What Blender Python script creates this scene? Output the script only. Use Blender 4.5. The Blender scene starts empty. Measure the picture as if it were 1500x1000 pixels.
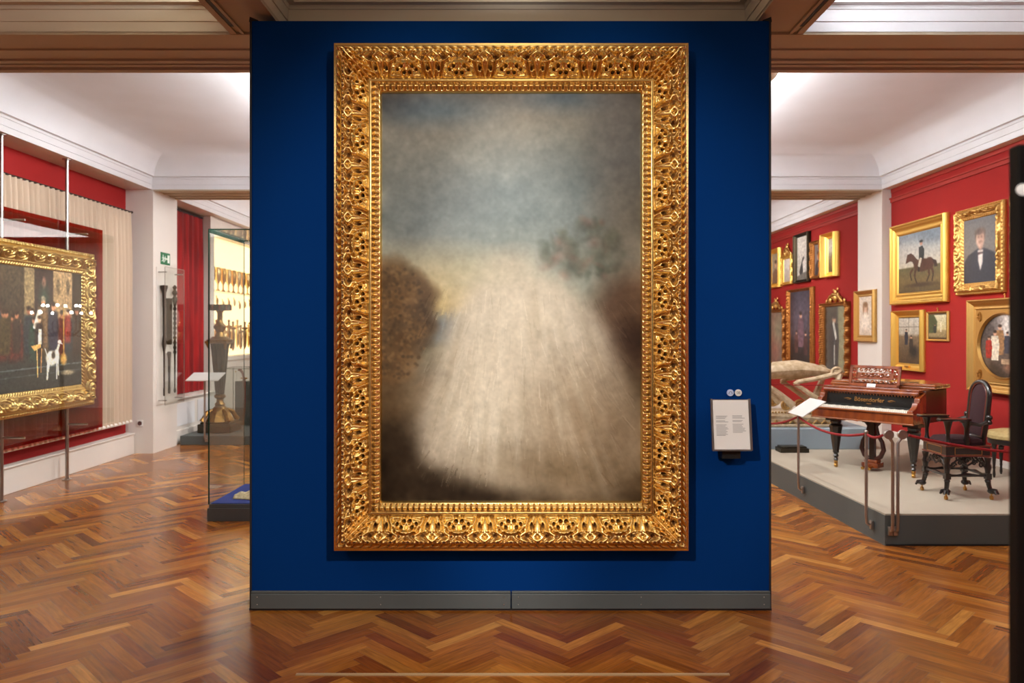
import bpy, bmesh, math, random
import numpy as np
from mathutils import Vector, Matrix
random.seed(7); rng = np.random.default_rng(5)
PI = math.pi
scene = bpy.context.scene
COL = scene.collection
CAMZ = 1.7; F = 1130.0; VX = 757.0; VY = 484.0

def lin(c):
    def f(v):
        v = v / 255.0
        return v / 12.92 if v <= 0.04045 else ((v + 0.055) / 1.055) ** 2.4
    return tuple(f(v) for v in c)

# ------------------------------------------------------------------ materials
MATS = {}
def mat(name, rgb, rough=0.5, metal=0.0, noise=None, bump=None, coat=0.0, spec=0.5, sheen=0.0, attr=None, alpha=None):
    """rgb in 0-255; noise=(scale, amount, rgb2); bump=(scale, strength)"""
    m = bpy.data.materials.new(name); m.use_nodes = True
    nt = m.node_tree; b = nt.nodes['Principled BSDF']
    b.inputs['Base Color'].default_value = (*lin(rgb), 1)
    b.inputs['Roughness'].default_value = rough
    b.inputs['Metallic'].default_value = metal
    b.inputs['Specular IOR Level'].default_value = spec
    b.inputs['Coat Weight'].default_value = coat
    b.inputs['Coat Roughness'].default_value = 0.08
    b.inputs['Sheen Weight'].default_value = sheen
    tc = nt.nodes.new('ShaderNodeTexCoord')
    if noise:
        sc = noise[0]
        n = nt.nodes.new('ShaderNodeTexNoise'); n.inputs['Detail'].default_value = 5
        mp = nt.nodes.new('ShaderNodeMapping')
        mp.inputs['Scale'].default_value = sc if isinstance(sc, tuple) else (sc, sc, sc)
        nt.links.new(tc.outputs['Object'], mp.inputs['Vector']); nt.links.new(mp.outputs[0], n.inputs['Vector'])
        n.inputs['Scale'].default_value = 1.0
        mr = nt.nodes.new('ShaderNodeMapRange'); mr.inputs[1].default_value = 0.3; mr.inputs[2].default_value = 0.7
        mr.inputs[3].default_value = 0; mr.inputs[4].default_value = noise[1]
        nt.links.new(n.outputs[0], mr.inputs[0])
        mx = nt.nodes.new('ShaderNodeMix'); mx.data_type = 'RGBA'
        mx.inputs[6].default_value = (*lin(rgb), 1); mx.inputs[7].default_value = (*lin(noise[2]), 1)
        nt.links.new(mr.outputs[0], mx.inputs[0]); nt.links.new(mx.outputs[2], b.inputs['Base Color'])
    if attr:
        a = nt.nodes.new('ShaderNodeAttribute'); a.attribute_name = attr
        nt.links.new(a.outputs['Color'], b.inputs['Base Color'])
    if bump:
        n2 = nt.nodes.new('ShaderNodeTexNoise'); n2.inputs['Scale'].default_value = bump[0]; n2.inputs['Detail'].default_value = 4
        nt.links.new(tc.outputs['Object'], n2.inputs['Vector'])
        bp = nt.nodes.new('ShaderNodeBump'); bp.inputs['Strength'].default_value = bump[1]; bp.inputs['Distance'].default_value = 0.01
        nt.links.new(n2.outputs[0], bp.inputs['Height']); nt.links.new(bp.outputs[0], b.inputs['Normal'])
    MATS[name] = m
    return m

def emis(name, rgb, strength):
    m = bpy.data.materials.new(name); m.use_nodes = True; nt = m.node_tree
    b = nt.nodes['Principled BSDF']
    b.inputs['Base Color'].default_value = (*lin(rgb), 1)
    b.inputs['Emission Color'].default_value = (*lin(rgb), 1); b.inputs['Emission Strength'].default_value = strength
    MATS[name] = m; return m

def glass(name, tint=(235, 245, 240), refl=0.04, rough=0.0, body=0.0, bodycol=(255, 255, 255)):
    """thin pane: tinted transparent + clear reflection"""
    m = bpy.data.materials.new(name); m.use_nodes = True; nt = m.node_tree
    for n in list(nt.nodes):
        if n.type != 'OUTPUT_MATERIAL': nt.nodes.remove(n)
    out = [n for n in nt.nodes if n.type == 'OUTPUT_MATERIAL'][0]
    t = nt.nodes.new('ShaderNodeBsdfTransparent'); t.inputs[0].default_value = (*lin(tint), 1)
    g = nt.nodes.new('ShaderNodeBsdfGlossy'); g.inputs['Roughness'].default_value = rough
    mx = nt.nodes.new('ShaderNodeMixShader')
    lw = nt.nodes.new('ShaderNodeLayerWeight'); lw.inputs[0].default_value = .5
    pw = nt.nodes.new('ShaderNodeMath'); pw.operation = 'POWER'; pw.inputs[1].default_value = 4.0
    mm = nt.nodes.new('ShaderNodeMath'); mm.operation = 'MULTIPLY_ADD'; mm.inputs[1].default_value = .7; mm.inputs[2].default_value = refl
    nt.links.new(lw.outputs['Facing'], pw.inputs[0]); nt.links.new(pw.outputs[0], mm.inputs[0]); nt.links.new(mm.outputs[0], mx.inputs[0])
    nt.links.new(t.outputs[0], mx.inputs[1]); nt.links.new(g.outputs[0], mx.inputs[2])
    last = mx
    if body > 0:
        d = nt.nodes.new('ShaderNodeBsdfDiffuse'); d.inputs[0].default_value = (*lin(bodycol), 1)
        m2 = nt.nodes.new('ShaderNodeMixShader'); m2.inputs[0].default_value = body
        nt.links.new(mx.outputs[0], m2.inputs[1]); nt.links.new(d.outputs[0], m2.inputs[2]); last = m2
    nt.links.new(last.outputs[0], out.inputs[0])
    MATS[name] = m; return m

def gold_mat(name, rgb, dark, rough=0.3, relief_bump=0.25):
    """gilded carving: the 'relief' attribute (0 hollow .. 1 crest) darkens the hollows: red bole with shade painted in"""
    m = bpy.data.materials.new(name); m.use_nodes = True; nt = m.node_tree; b = nt.nodes['Principled BSDF']
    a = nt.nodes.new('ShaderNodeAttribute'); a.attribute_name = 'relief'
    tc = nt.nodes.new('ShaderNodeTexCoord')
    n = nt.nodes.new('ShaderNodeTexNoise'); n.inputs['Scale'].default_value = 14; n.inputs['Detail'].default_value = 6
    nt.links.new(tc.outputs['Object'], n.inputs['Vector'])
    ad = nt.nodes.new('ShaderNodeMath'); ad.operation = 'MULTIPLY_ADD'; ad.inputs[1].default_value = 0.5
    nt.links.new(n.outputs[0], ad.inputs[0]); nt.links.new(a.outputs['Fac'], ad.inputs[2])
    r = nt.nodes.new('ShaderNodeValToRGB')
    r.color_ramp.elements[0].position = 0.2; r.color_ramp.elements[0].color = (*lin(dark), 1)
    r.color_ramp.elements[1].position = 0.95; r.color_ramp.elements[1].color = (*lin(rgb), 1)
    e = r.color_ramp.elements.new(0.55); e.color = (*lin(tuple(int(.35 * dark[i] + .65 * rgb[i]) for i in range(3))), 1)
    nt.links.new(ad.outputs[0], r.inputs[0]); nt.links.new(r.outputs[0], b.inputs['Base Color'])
    mr = nt.nodes.new('ShaderNodeMapRange'); mr.inputs[3].default_value = 0.55; mr.inputs[4].default_value = 1.0; mr.inputs[2].default_value = .5
    nt.links.new(a.outputs['Fac'], mr.inputs[0]); nt.links.new(mr.outputs[0], b.inputs['Metallic'])
    b.inputs['Roughness'].default_value = rough
    bp = nt.nodes.new('ShaderNodeBump'); bp.inputs['Strength'].default_value = relief_bump; bp.inputs['Distance'].default_value = 0.004
    n2 = nt.nodes.new('ShaderNodeTexNoise'); n2.inputs['Scale'].default_value = 60; n2.inputs['Detail'].default_value = 3
    nt.links.new(tc.outputs['Object'], n2.inputs['Vector'])
    nt.links.new(n2.outputs[0], bp.inputs['Height']); nt.links.new(bp.outputs[0], b.inputs['Normal'])
    MATS[name] = m; return m

plaster = mat('plaster', (226, 227, 229), 0.85, noise=(2.0, .4, (214, 213, 213)))
beamp = mat('beam_plaster', (188, 172, 148), 0.8, noise=(1.5, .4, (174, 158, 134)))
ceil_warm = mat('ceiling_warm', (214, 203, 182), 0.85, noise=(1.2, .4, (204, 190, 168)))
whitep = mat('white_paint', (222, 216, 208), 0.5, noise=(2, .3, (212, 204, 194)))
redwall = mat('red_fabric', (156, 17, 8), 0.85, noise=(1.2, .5, (138, 9, 5)), bump=(400, .05))
redwall_l = mat('red_fabric_left', (160, 12, 8), 0.8, noise=(1.2, .5, (150, 8, 10)), bump=(400, .05))
redrail = mat('red_painted_rail', (156, 34, 20), 0.6)
bluewall = mat('blue_paint', (0, 52, 118), 0.9, noise=(1.0, .35, (0, 48, 112)), bump=(260, .05), spec=.08)
skirt = mat('grey_skirting', (88, 94, 94), 0.5, noise=(6, .3, (80, 84, 82)))
darkedge = mat('dark_edge', (34, 34, 36), 0.6)
greyplat = mat('grey_platform', (80, 86, 84), 0.6, noise=(1.5, .4, (72, 78, 76)))
carpetg = mat('platform_cloth', (178, 168, 150), 0.9, noise=(1.3, .4, (166, 156, 138)), bump=(300, .05))
bluegrey = mat('blue_grey_plinth', (150, 166, 176), 0.7)
steel = mat('brushed_steel', (170, 165, 160), 0.3, 1.0)
steel_d = mat('dull_steel', (168, 160, 152), 0.35, .9)
curtainm = mat('curtain_cloth', (196, 176, 154), 0.9)
redcurtain = mat('red_curtain', (164, 4, 2), 0.8, noise=((3, 14, 1.2), .9, (96, 0, 2)))
pipeedge = mat('pipe_steel', (150, 145, 138), 0.35, .9)
velvet = mat('dark_velvet', (46, 8, 16), 0.9, noise=(30, .5, (30, 5, 10)))
ebony = mat('ebonised_wood', (24, 18, 15), 0.28, coat=.5)
ebony_red = mat('dark_red_wood', (104, 38, 26), 0.35, coat=.3)
gilt_line = mat('gilt_line', (176, 128, 70), 0.4, .7)
walnut = mat('walnut_veneer', (142, 70, 28), 0.25, noise=((14, 14, 3), 1.0, (92, 36, 14)), coat=.7)
walnut_d = mat('walnut_side', (66, 28, 16), 0.4, noise=((9, 9, 2), 1.0, (48, 18, 10)), coat=.15)
walnut_t = mat('walnut_lid', (150, 84, 40), 0.25, noise=((3, 14, 14), 1.0, (104, 52, 24)), coat=.7)
blackgloss = mat('black_gloss', (14, 16, 14), 0.2, coat=.6)
ivory = mat('ivory_keys', (236, 230, 214), 0.4)
brass = mat('brass', (196, 150, 80), 0.3, 1.0)
ropered = mat('red_rope', (150, 14, 18), 0.8, noise=(120, .7, (110, 6, 10)))
paper = mat('white_paper', (232, 228, 222), 0.6)
bronze = mat('dark_bronze', (70, 62, 48), 0.4, .6, noise=(20, .8, (40, 40, 34)))
bronze_g = mat('gilt_bronze', (158, 118, 62), 0.35, .85, noise=(30, .8, (90, 66, 34)))
cream = mat('cream_carved_wood', (214, 196, 166), 0.5, noise=(16, .9, (166, 138, 98)), bump=(40, .5))
cream_g = mat('gilt_cream', (190, 150, 90), 0.4, .5)
exitgreen = mat('exit_green', (22, 110, 66), 0.5)
exitwhite = mat('exit_white', (226, 236, 226), 0.5)
bluefelt = mat('blue_felt', (30, 52, 128), 0.9)
lace = mat('cream_lace', (214, 196, 160), 0.9, noise=(40, .8, (150, 130, 96)))
darkwood = mat('dark_wood', (44, 30, 20), 0.5, noise=((30, 30, 4), .6, (28, 20, 14)))
redbrown = mat('red_brown_leather', (110, 50, 32), 0.4)
stoolseat = mat('gold_damask', (190, 168, 116), 0.8, noise=(30, .8, (160, 136, 84)))
badge_b = mat('badge_pale_blue', (196, 206, 238), 0.5)
inkm = mat('grey_ink', (130, 128, 126), 0.7)
blackpanel = mat('black_panel', (12, 12, 13), 0.6)
cardw = mat('card_white', (198, 194, 190), 0.7)
stripm = mat('cream_metal_strip', (214, 184, 140), 0.4, .3)
white_em = emis('reflection_white', (240, 236, 230), .45)
bulb_em = emis('candle_bulb_glow', (255, 250, 240), 60.0)
lampm = mat('lamp_glass', (222, 208, 176), 0.5)
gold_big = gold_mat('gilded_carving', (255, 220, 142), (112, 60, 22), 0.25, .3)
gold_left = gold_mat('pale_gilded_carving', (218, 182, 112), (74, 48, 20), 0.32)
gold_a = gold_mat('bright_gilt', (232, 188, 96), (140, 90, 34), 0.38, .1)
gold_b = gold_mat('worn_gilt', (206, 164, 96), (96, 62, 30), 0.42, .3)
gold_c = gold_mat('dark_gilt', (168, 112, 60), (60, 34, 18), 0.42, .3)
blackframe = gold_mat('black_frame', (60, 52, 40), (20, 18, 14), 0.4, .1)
canvasm = mat('painted_canvas', (128, 128, 128), 0.42, attr='paint', spec=.35)
glass_clear = glass('clear_glass', (250, 252, 251), .022)
glass_edge = mat('green_glass_edge', (8, 60, 46), 0.2)
glass_red = glass('red_tinted_pane', (206, 92, 76), .02, body=.14, bodycol=(150, 14, 12))
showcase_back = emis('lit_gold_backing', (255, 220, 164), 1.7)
silver = mat('gilt_silver', (226, 196, 140), 0.3, .9)
mirror_brown = mat('showcase_object', (150, 116, 74), 0.35, .8)

# ------------------------------------------------------------------ mesh builder
class MB:
    def __init__(s): s.v = []; s.f = []
    def add(s, vs, fs):
        o = len(s.v); s.v += [tuple(v) for v in vs]; s.f += [tuple(i + o for i in f) for f in fs]; return s
    def box(s, c, d, rz=0, M=None):
        x, y, z = d[0] / 2, d[1] / 2, d[2] / 2
        R = Matrix.Rotation(rz, 3, 'Z') if M is None else M
        vs = [Vector(c) + R @ Vector(p) for p in [(-x, -y, -z), (x, -y, -z), (x, y, -z), (-x, y, -z), (-x, -y, z), (x, -y, z), (x, y, z), (-x, y, z)]]
        return s.add(vs, [(0, 3, 2, 1), (4, 5, 6, 7), (0, 1, 5, 4), (1, 2, 6, 5), (2, 3, 7, 6), (3, 0, 4, 7)])
    def span(s, x0, x1, y0, y1, z0, z1):
        return s.box(((x0 + x1) / 2, (y0 + y1) / 2, (z0 + z1) / 2), (abs(x1 - x0), abs(y1 - y0), abs(z1 - z0)))
    def rings(s, rings, closed=True, cap=True, loop=False):
        n = len(rings[0]); vs = [p for r in rings for p in r]; fs = []
        m = len(rings)
        for i in range(m if loop else m - 1):
            i2 = (i + 1) % m
            for j in range(n if closed else n - 1):
                k = (j + 1) % n
                fs.append((i * n + j, i * n + k, i2 * n + k, i2 * n + j))
        if cap and closed and not loop:
            fs.append(tuple(reversed(range(n)))); fs.append(tuple((m - 1) * n + j for j in range(n)))
        return s.add(vs, fs)
    def tube(s, pts, r, seg=10):
        pts = [Vector(p) for p in pts]; n = len(pts)
        rs = r if isinstance(r, (list, tuple)) else [r] * n
        up = Vector((0, 0, 1)); rings = []; prev = None
        for i in range(n):
            t = (pts[min(i + 1, n - 1)] - pts[max(i - 1, 0)]).normalized()
            if prev is None:
                a = up if abs(t.z) < .9 else Vector((1, 0, 0))
                u = (a - t * a.dot(t)).normalized()
            else:
                u = (prev - t * prev.dot(t)); u = u.normalized() if u.length > 1e-6 else prev
            prev = u; w = t.cross(u)
            rings.append([pts[i] + (u * math.cos(2 * PI * k / seg) + w * math.sin(2 * PI * k / seg)) * rs[i] for k in range(seg)])
        return s.rings(rings)
    def lathe(s, prof, c=(0, 0, 0), seg=20, sq=None):
        rings = [[(c[0] + r * math.cos(2 * PI * k / seg), c[1] + r * math.sin(2 * PI * k / seg), c[2] + z) for k in range(seg)] for r, z in prof]
        return s.rings(rings)
    def prism(s, poly, z0, z1, T=None):
        n = len(poly); vs = [(p[0], p[1], z0) for p in poly] + [(p[0], p[1], z1) for p in poly]
        if T is not None: vs = [T @ Vector(v) for v in vs]
        fs = [tuple(reversed(range(n))), tuple(range(n, 2 * n))] + [(i, (i + 1) % n, n + (i + 1) % n, n + i) for i in range(n)]
        return s.add(vs, fs)
    def ball(s, c, r, seg=12, sc=(1, 1, 1)):
        n = seg // 2
        rings = []
        for i in range(n + 1):
            a = -PI / 2 + PI * i / n; rr = max(math.cos(a), 0.02) * r; z = math.sin(a) * r
            rings.append([(c[0] + rr * math.cos(2 * PI * k / seg) * sc[0], c[1] + rr * math.sin(2 * PI * k / seg) * sc[1], c[2] + z * sc[2]) for k in range(seg)])
        return s.rings(rings)
    def build(s, name, m, parent=None, smooth=True, bevel=0, origin=None):
        me = bpy.data.meshes.new(name)
        vs = s.v
        if origin is None and parent is None:
            a = np.array(vs); origin = Vector(((a[:, 0].min() + a[:, 0].max()) / 2, (a[:, 1].min() + a[:, 1].max()) / 2, a[:, 2].min()))
        if origin is not None:
            vs = [(v[0] - origin[0], v[1] - origin[1], v[2] - origin[2]) for v in vs]
        me.from_pydata([tuple(v) for v in vs], [], s.f); me.update()
        bm = bmesh.new(); bm.from_mesh(me); bmesh.ops.recalc_face_normals(bm, faces=bm.faces); bm.to_mesh(me); bm.free()
        if smooth:
            for p in me.polygons: p.use_smooth = True
            me.set_sharp_from_angle(angle=math.radians(38))
        me.materials.append(m)
        o = bpy.data.objects.new(name, me); COL.objects.link(o)
        if origin is not None: o.location = origin
        if parent: o.parent = parent
        if bevel:
            b = o.modifiers.new('bevel', 'BEVEL'); b.width = bevel; b.segments = 2; b.limit_method = 'ANGLE'
        return o

def tag(o, label=None, cat=None, group=None, kind=None):
    if label: o['label'] = label
    if cat: o['category'] = cat
    if group: o['group'] = group
    if kind: o['kind'] = kind
    return o
def thing(name, label, cat, loc=(0, 0, 0), rz=0, group=None):
    o = bpy.data.objects.new(name, None); o.empty_display_size = .1; COL.objects.link(o)
    o.location = loc; o.rotation_euler = (0, 0, rz); return tag(o, label, cat, group)
def struct(name, mb, m, parent=None, smooth=True, bevel=0, label=None):
    o = mb.build(name, m, parent, smooth, bevel)
    if parent is None: o['kind'] = 'structure'
    if label: o['label'] = label
    return o
def text_mesh(name, body, size, m, parent, loc, rot, extr=.001, align='CENTER', shear=0):
    cu = bpy.data.curves.new(name, 'FONT'); cu.body = body; cu.size = size; cu.extrude = extr
    cu.align_x = align; cu.align_y = 'CENTER'; cu.shear = shear
    t = bpy.data.objects.new('tmp_text', cu); COL.objects.link(t)
    dg = bpy.context.evaluated_depsgraph_get(); dg.update()
    me = bpy.data.meshes.new_from_object(t.evaluated_get(dg)); me.name = name
    bpy.data.objects.remove(t)
    me.materials.clear(); me.materials.append(m)
    o = bpy.data.objects.new(name, me); COL.objects.link(o); o.parent = parent; o.location = loc; o.rotation_euler = rot
    return o

# ------------------------------------------------------------------ painter: raster computed in code, stored as vertex colours
def blur(a, k):
    if k < 1: return a
    k = int(k)
    for ax in (0, 1):
        for _ in range(2):
            pad = [(0, 0)] * a.ndim; pad[ax] = (k, k)
            c = np.cumsum(np.pad(a, pad, mode='edge'), axis=ax)
            z = np.zeros_like(np.take(c, [0], axis=ax)); c = np.concatenate([z, c], axis=ax)
            n = a.shape[ax]; w = 2 * k + 1
            a = (np.take(c, range(w, w + n), axis=ax) - np.take(c, range(0, n), axis=ax)) / w
    return a
class Paint:
    """x,y in 0..1 with y down"""
    def __init__(s, w, h, rgb):
        s.w, s.h = w, h; s.a = np.zeros((h, w, 3)) + np.array(rgb, float)
        s.X, s.Y = np.meshgrid((np.arange(w) + .5) / w, (np.arange(h) + .5) / h); s.asp = h / w
    def mixm(s, m, rgb): s.a = s.a * (1 - m[..., None]) + np.array(rgb, float) * m[..., None]; return s
    def grad(s, stops):
        ys = [t[0] for t in stops]
        for c in range(3): s.a[..., c] = np.interp(s.Y, ys, [t[1][c] for t in stops])
        return s
    def ell(s, cx, cy, rx, ry, rgb, soft=.15, rot=0, op=1):
        dx = s.X - cx; dy = (s.Y - cy) * s.asp; c, n = math.cos(rot), math.sin(rot)
        d = np.sqrt(((dx * c + dy * n) / rx) ** 2 + ((-dx * n + dy * c) / (ry * s.asp)) ** 2)
        return s.mixm(np.clip((1 + soft - d) / (2 * soft), 0, 1) * op, rgb)
    def poly(s, pts, rgb, soft=0, op=1):
        m = np.zeros(s.X.shape, bool); n = len(pts)
        for i in range(n):
            x0, y0 = pts[i]; x1, y1 = pts[(i + 1) % n]
            c = ((y0 > s.Y) != (y1 > s.Y))
            with np.errstate(divide='ignore', invalid='ignore'):
                m ^= c & (s.X < (x1 - x0) * (s.Y - y0) / (y1 - y0 + 1e-12) + x0)
        m = m.astype(float)
        return s.mixm(blur(m, soft * s.w) * op if soft else m * op, rgb)
    def line(s, x0, y0, x1, y1, wd, rgb, op=1):
        L = math.hypot(x1 - x0, y1 - y0) + 1e-9; nx, ny = -(y1 - y0) / L * wd, (x1 - x0) / L * wd
        return s.poly([(x0 + nx, y0 + ny), (x1 + nx, y1 + ny), (x1 - nx, y1 - ny), (x0 - nx, y0 - ny)], rgb, 0, op)
    def noise(s, k, amt):
        n = rng.standard_normal((s.h, s.w)); n = blur(n, k); n /= (n.std() + 1e-9)
        s.a = s.a * (1 + n[..., None] * amt); return s
    def figure(s, x, y, h, coat, skin=(200, 150, 120), hair=(50, 36, 28)):
        """small standing painted figure, y = feet"""
        w = h * s.asp
        s.poly([(x - .13 * w, y), (x - .17 * w, y - .5 * h), (x - .13 * w, y - .8 * h), (x + .12 * w, y - .8 * h), (x + .16 * w, y - .5 * h), (x + .12 * w, y)], coat, .006)
        s.ell(x, y - .88 * h, .06 * w, .075 * h, skin, .3); s.ell(x, y - .94 * h, .065 * w, .05 * h, hair, .4)
        return s
    def mesh(s, name, W, H, parent, yoff=0, x0=None, mask=None, soft=0):
        if soft: s.a = blur(s.a, soft)
        """flat grid, one vertex per raster cell corner, in local x/z, facing -y"""
        w, h = s.w, s.h; col = np.clip(s.a, 0, 255) / 255.0
        col = np.where(col <= .04045, col / 12.92, ((col + .055) / 1.055) ** 2.4)
        xs = np.linspace(-W / 2, W / 2, w); zs = np.linspace(H / 2, -H / 2, h)
        GX, GZ = np.meshgrid(xs, zs)
        v = np.stack([GX, np.full_like(GX, yoff), GZ], -1).reshape(-1, 3)
        i = np.arange((h - 1) * (w - 1)); r = i // (w - 1); c = i % (w - 1); a = r * w + c
        f = np.stack([a, a + w, a + w + 1, a + 1], -1)
        if mask is not None:
            keep = mask(GX, GZ).reshape(-1)[f].all(1); f = f[keep]
        me = bpy.data.meshes.new(name)
        me.from_pydata(v.tolist(), [], f.tolist()); me.update()
        ca = me.color_attributes.new('paint', 'FLOAT_COLOR', 'POINT')
        ca.data.foreach_set('color', np.concatenate([col.reshape(-1, 3), np.ones((w * h, 1))], 1).ravel())
        me.materials.append(canvasm)
        o = bpy.data.objects.new(name, me); COL.objects.link(o); o.parent = parent
        return o

# ------------------------------------------------------------------ picture frames (carved relief computed per vertex)
def sm(a, b, x):
    t = np.clip((x - a) / (b - a), 0, 1); return t * t * (3 - 2 * t)
def relief_big(c, t, half):
    """c: metres along the side from its middle; t: 0 outer .. 1 sight edge; returns height 0..1, relief 0..1"""
    c = np.asarray(c); base = np.interp(t, [0, .01, .06, .075, .15, .165, .19, .20, .225, .24, .30, .45, .60, .70, .73, .745, .80, .815, .88, .945, .96, 1.0],
                     [.0, .34, .36, .44, .44, .34, .36, .30, .30, .92, .96, .80, .55, .36, .30, .42, .42, .26, .34, .26, .30, .16])
    h = base.copy(); rel = np.full_like(base, .75)
    # outer leaf band: slanted leaves pointing away from the middle
    m = sm(.065, .085, t) * (1 - sm(.145, .16, t))
    ph = np.abs(c) / .052 + (t - .11) / .08 * .35
    leaf = np.abs(np.sin(PI * ph)) ** .6 * (.6 + .4 * np.cos((t - .112) / .05 * PI))
    h += m * (leaf - .55) * .10; rel = rel * (1 - m) + m * (leaf * .9)
    # little bead fringe at the top of the big moulding
    m = sm(.225, .24, t) * (1 - sm(.285, .30, t))
    bd = np.abs(np.sin(PI * c / .026)); h += m * (bd - .5) * .12; rel = rel * (1 - m) + m * bd
    # main acanthus / shell ornament
    m = sm(.265, .30, t) * (1 - sm(.715, .735, t))
    P = .306; n = c / P; k = np.abs(n - np.round(n)) * 2      # 0 at shell centre, 1 between
    u = (t - .30) / .42                                         # 0..1 across
    arch = .30 + .62 * np.clip(k / .62, 0, 1) ** 1.6            # arch boundary of the shell, in u from sight side
    inside = sm(-.03, .03, (1 - u) - 0) * sm(.0, .05, (1 - arch * .0 - u * 0)) * 1.0
    uu = 1 - u
    R = np.sqrt((k / .62) ** 2 + (uu / .62) ** 2); A = np.arctan2(uu / .62, k / .62 + 1e-6)
    shell = 1 - sm(.92, 1.0, R)
    lob = np.abs(np.cos(A * 5.0)) ** .7
    hs = .18 * np.sqrt(np.clip(1 - R ** 2, 0, 1)) + .16 * (lob - .5) * sm(.3, .6, R) + .10 * np.cos(k * 26) * (1 - sm(.3, .6, R))
    rim = np.exp(-((R - 1.0) / .09) ** 2)
    kb = 1 - k                                                  # distance from the between-centre
    ribs = np.abs(np.sin(PI * (kb * 5.2 + 1.2 * (u - .2) ** 2 * np.sign(1)))) ** .65
    hl = .20 * (ribs - .45) + .10 * np.exp(-(kb / .12) ** 2)
    # crossing leaf tips above the shell
    curl = .5 + .5 * np.cos(2 * PI * (k * 2.0 + .35 * np.sin(u * 9)))
    hu = .20 * (curl - .5)
    top = 1 - sm(.30, .42, u)
    ho = hs * shell + (1 - shell) * (hl * (1 - top) + hu * top) + .20 * rim * (1 - sm(.0, .12, -uu))
    ro = .45 + 2.2 * (hs * shell + (1 - shell) * (hl * (1 - top) + hu * top)) + .5 * rim
    # drilled holes
    for (kk, uc, sk, su) in ((.20, .56, .055, .07), (.36, .70, .05, .07), (.10, .80, .06, .05), (.78, .62, .045, .10), (.62, .18, .06, .05), (.28, .16, .05, .06)):
        g = np.exp(-(((k - kk) / sk) ** 2 + ((u - uc) / su) ** 2) * 1.2); ho -= (.42 if uc > .3 else .2) * g; ro -= 1.2 * g
    h += m * ho * .9; rel = rel * (1 - m) + m * np.clip(ro, 0, 1)
    # corner leaf that covers the mitre
    dcor = (half - np.abs(c)) / .29 - t                         # 0 on the mitre
    cm = (1 - sm(.10, .28, dcor)) * m
    veins = .5 + .5 * np.cos(dcor * 60); hc = base + .16 * np.exp(-(dcor / .05) ** 2) + .12 * (veins - .5) + .10 * np.sin(t * 70 - dcor * 30) * sm(.03, .1, dcor)
    h = h * (1 - cm) + cm * hc; rel = rel * (1 - cm) + cm * np.clip(.35 + .5 * veins, 0, 1)
    # inner small leaf band
    m = sm(.81, .825, t) * (1 - sm(.94, .955, t))
    q = np.abs(np.sin(PI * c / .034)); q2 = np.exp(-(((t - .88) / .05) ** 2)) * (np.abs(np.sin(2 * PI * c / .034)) ** 2)
    h += m * ((q ** .7 - .5) * .12 + .05 * q2); rel = rel * (1 - m) + m * np.clip(q * .9 + .1 * q2, 0, 1)
    m = (sm(.155, .165, t) * (1 - sm(.185, .195, t))) * .6; rel = rel * (1 - m) + m * .25
    m = sm(.195, .205, t) * (1 - sm(.22, .23, t)); rel = rel * (1 - m) + m * .1
    m = sm(.72, .73, t) * (1 - sm(.74, .75, t)); rel = rel * (1 - m) + m * .1
    m = sm(.80, .81, t) * (1 - sm(.815, .83, t)); rel = rel * (1 - m) + m * .15
    return h, np.clip(rel, 0, 1)
def relief_scroll(c, t, half, P=.24):
    base = np.interp(t, [0, .02, .14, .20, .24, .30, .45, .62, .72, .76, .80, .92, 1.0], [0, .55, .62, .45, .50, .95, .92, .60, .40, .50, .36, .34, .15])
    h = base.copy(); rel = np.full_like(base, .7)
    m = sm(.03, .05, t) * (1 - sm(.13, .16, t)); q = np.abs(np.sin(PI * (c / .045 + t * 3))); h += m * .12 * (q - .5); rel = rel * (1 - m) + m * (.3 + .7 * q)
    m = sm(.25, .29, t) * (1 - sm(.70, .73, t))
    n = c / P; k = n - np.round(n); u = (t - .48) / .22; sg = np.where(np.round(n) % 2 == 0, 1, -1)
    R = np.sqrt((k * 2.1) ** 2 + u ** 2 + 1e-6); A = np.arctan2(u * sg, k * 2.1)
    sp = np.abs(np.sin(A * 1.5 + R * 5.5)) ** .7
    h += m * (.30 * (sp - .5)); rel = rel * (1 - m) + m * np.clip(sp * 1.1, 0, 1)
    m = sm(.80, .82, t) * (1 - sm(.92, .94, t)); q = np.abs(np.sin(PI * (c / .04 + t * 4))); h += m * .12 * (q - .5); rel = rel * (1 - m) + m * (.2 + .8 * q)
    return h, np.clip(rel, 0, 1)
def relief_plain(c, t, half):
    base = np.interp(t, [0, .03, .18, .24, .34, .55, .72, .78, .9, 1.0], [0, .95, 1.0, .80, .78, .45, .40, .52, .45, .2])
    rel = np.interp(t, [0, .05, .22, .25, .3, .7, .76, .8, 1], [.5, .8, .9, .4, .75, .8, .4, .9, .7]); return base + 0 * c, rel + 0 * c
def relief_cove(c, t, half):
    base = np.interp(t, [0, .02, .1, .2, .45, .7, .8, 1], [0, 1, 1, .8, .45, .25, .3, .15])
    return base + 0 * c, np.interp(t, [0, .1, .15, .2, .7, .75, 1], [.8, .9, .5, .9, .85, .5, .9]) + 0 * c
def relief_worn(c, t, half):
    base = np.interp(t, [0, .02, .2, .3, .5, .75, .82, 1], [0, .85, 1, .75, .6, .5, .6, .2])
    m = sm(.03, .1, t) * (1 - sm(.68, .74, t)); q = np.sin(PI * c / .05 + 9 * t) * np.sin(PI * c / .031 - 14 * t)
    return base + m * .16 * q, np.clip(.55 + m * .5 * q + .1 * np.sin(t * 40), 0, 1)

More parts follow.
